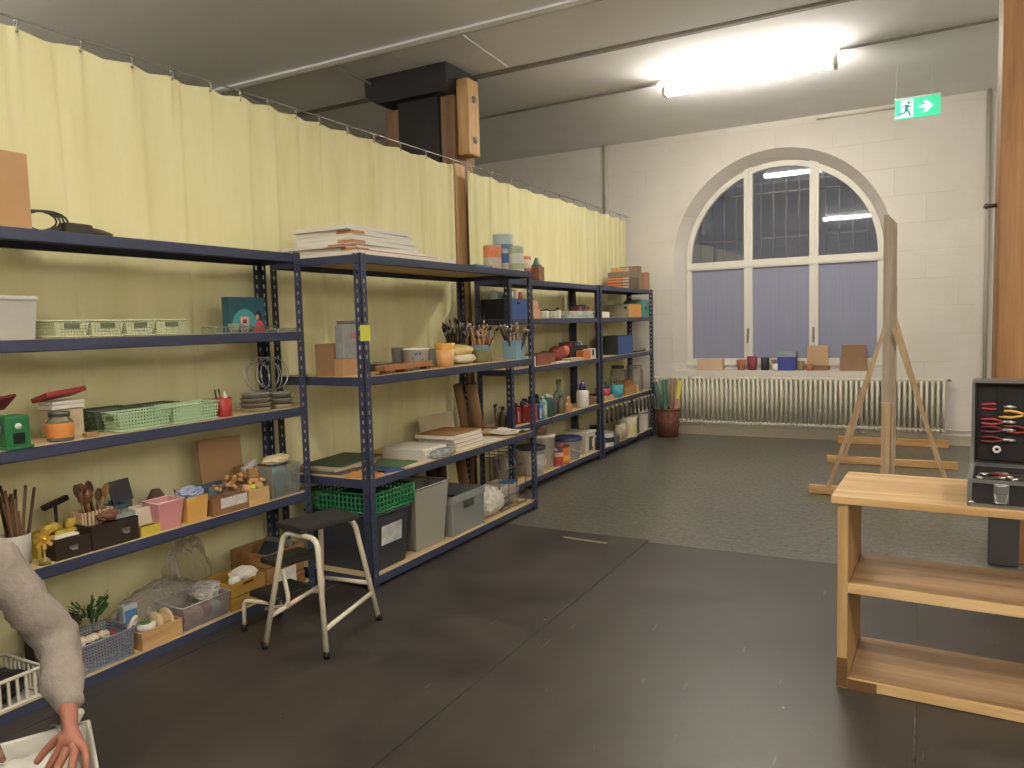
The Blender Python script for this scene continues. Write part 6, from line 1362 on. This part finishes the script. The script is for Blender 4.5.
# ================================================================== window sill
z = .796
def sill(label, y, x0, x1, h, c, d=.1, nm='box', **k): return carton(label, y, d, 0, 0, 0, 0)
def sbox(label, x0, x1, h, c, d=.12, y=9.46, nm='carton', rz=0.): return solo(MB().box(-(x1 - x0) / 2, (x1 - x0) / 2, -d / 2, d / 2, 0, h, .002), nm, M(c, .75, .12, 8.), label, 'box', ((x0 + x1) / 2, y, z), rz)
sbox('pale pink flat box at left end of the window sill', -2.49, -2.18, .135, '#c9ab8c', .12)
pot('terracotta pot on sill, left of the crimson pot', -1.965, 9.46, z, .058, .125, M('#a8654a', .7), 'flower_pot', 'pot', 1.5)
pot('crimson pot on sill between terracotta and black pots', -1.835, 9.46, z, .062, .165, M('#7d2f3c', .6, .4, 20.), 'flower_pot', 'pot', 1.15)
pot('black pot on sill right of the crimson pot', -1.685, 9.46, z, .05, .15, M('#2a2a2e', .6), 'flower_pot', 'pot', 1.1)
pot('tiny brown pot beside the white cup on sill', -1.585, 9.49, z, .032, .12, M('#8a5f45', .7), 'flower_pot', 'pot', 1.2)
pot('small white cup in front of tiny brown pot on sill', -1.56, 9.42, z, .04, .075, M('#d3d2c8', .5), 'cup', 'cup', 1.05)
lidded('blue box with grey lid on the window sill', 9.45, .1, 0, 0.0001, z, .1, NAVY, NAVY) if False else None
t = thing('storage_box', 'blue box with pale grey lid on the window sill', 'box', (-1.43, 9.46, z)); MB().box(-.105, .105, -.065, .065, 0, .155, .004, .005).build('tub', M('#3f4594', .5, .1), t); MB().box(-.11, .11, -.07, .07, .156, .215, .006).build('lid', M('#8f969c', .5), t)
pot('brown small pot right of the blue lidded box', -1.275, 9.46, z, .04, .11, M('#8d7352', .7), 'flower_pot', 'pot', 1.1)
t = thing('open_carton', 'tan carton with raised flap on the window sill', 'carton', (-1.1, 9.50, z)); MB().box(-.11, .13, -.05, .05, 0, .05, .002).build('body', M('#7d5f42', .8), t); MB().box(-.115, .115, -.004, .004, 0, .235, .001).build('flap', M('#b5936c', .8), t, loc=(0, .03, .05), rot=(-.08, 0, 0))
pot('small terracotta pot before the tan carton', -1.18, 9.415, z, .042, .075, M('#a8684a', .7), 'flower_pot', 'pot', 1.3)
t = thing('open_carton', 'brown carton with upright lid at right end of sill', 'carton', (-.71, 9.47, z)); MB().box(-.14, .14, -.065, .055, 0, .16, .002).build('body', M('#8f6f50', .8), t); MB().box(-.13, .13, -.004, .004, 0, .13, .001).build('flap', M('#8a6a4c', .8), t, loc=(0, .045, .16), rot=(-.1, 0, 0))

# ================================================================== wicker basket with rolls in the corner
t = thing('waste_basket', 'reddish brown round basket of paper rolls in the corner', 'basket', (-2.765, 9.04, .001))
MB().lathe([(0, 0), (.12, 0), (.15, .34), (.14, .34), (.112, .01), (0, .01)], 28).build('woven_body', M('#6a3f2c', .8, .35, 26., bump=.6, stretch=(1, 1, 5)), t)
MB().tube([(.148 * math.cos(k * PI / 12), .148 * math.sin(k * PI / 12), .34) for k in range(24)], .012, 8, closed=True).build('rim', M('#714632', .8, .2), t)
for k, (dx, dy, r, L, c, rx, ry, lb) in enumerate(((-.075, .0, .03, .66, '#2f5a48', .02, -.14, 'dark green roll leaning furthest left in the basket'), (-.03, .05, .034, .68, '#2f6048', .02, -.04, 'taller green roll second from left in the basket'), (-.01, -.06, .026, .45, '#33604e', .0, -.03, 'short green roll at front of the basket'), (.045, .03, .032, .70, '#8a6a50', .0, .03, 'brown roll in middle of the basket'), (.085, .0, .032, .68, '#c2b236', .02, .13, 'yellow roll at right in the basket'), (.1, -.05, .026, .46, '#b0687a', .0, .09, 'pink roll at far right of the basket'), (-.09, -.05, .02, .5, '#3a4038', .0, -.10, 'thin dark roll at left front of the basket'))):
    solo(MB().lathe([(0, 0), (r, 0), (r, L), (r * .6, L), (r * .6, L - .02), (0, L - .02)], 14), 'paper_roll', M(c, .6, .08, 6.), lb, 'paper roll', (-2.765 + dx * .8, 9.04 + dy * .8, .015), rot=(rx, ry, 0))

# ------------------------------------------------------------------ floor scraps
for k, (x, y, a) in enumerate(((-1.93, 4.47, .9),)): solo(MB().box(-.16, .16, -.012, .012, 0, .003), 'paper_strip', M('#8a7a64', .8), 'thin pale strip lying on the mat near deep shelf', 'strip', (x, y, .0075), -.1)

# ------------------------------------------------------------------ outside light and colour handling
w = bpy.data.worlds.new('dusk'); sc.world = w; w.use_nodes = True
w.node_tree.nodes['Background'].inputs[0].default_value = (.35, .42, .62, 1); w.node_tree.nodes['Background'].inputs[1].default_value = .35
sc.view_settings.view_transform = 'Standard'
try: sc.view_settings.look = 'None'
except Exception: pass
sc.view_settings.exposure = -.12
sc.cycles.use_denoising = True
sc.cycles.max_bounces = 8; sc.cycles.transparent_max_bounces = 16
sc.cycles.sample_clamp_indirect = 6.
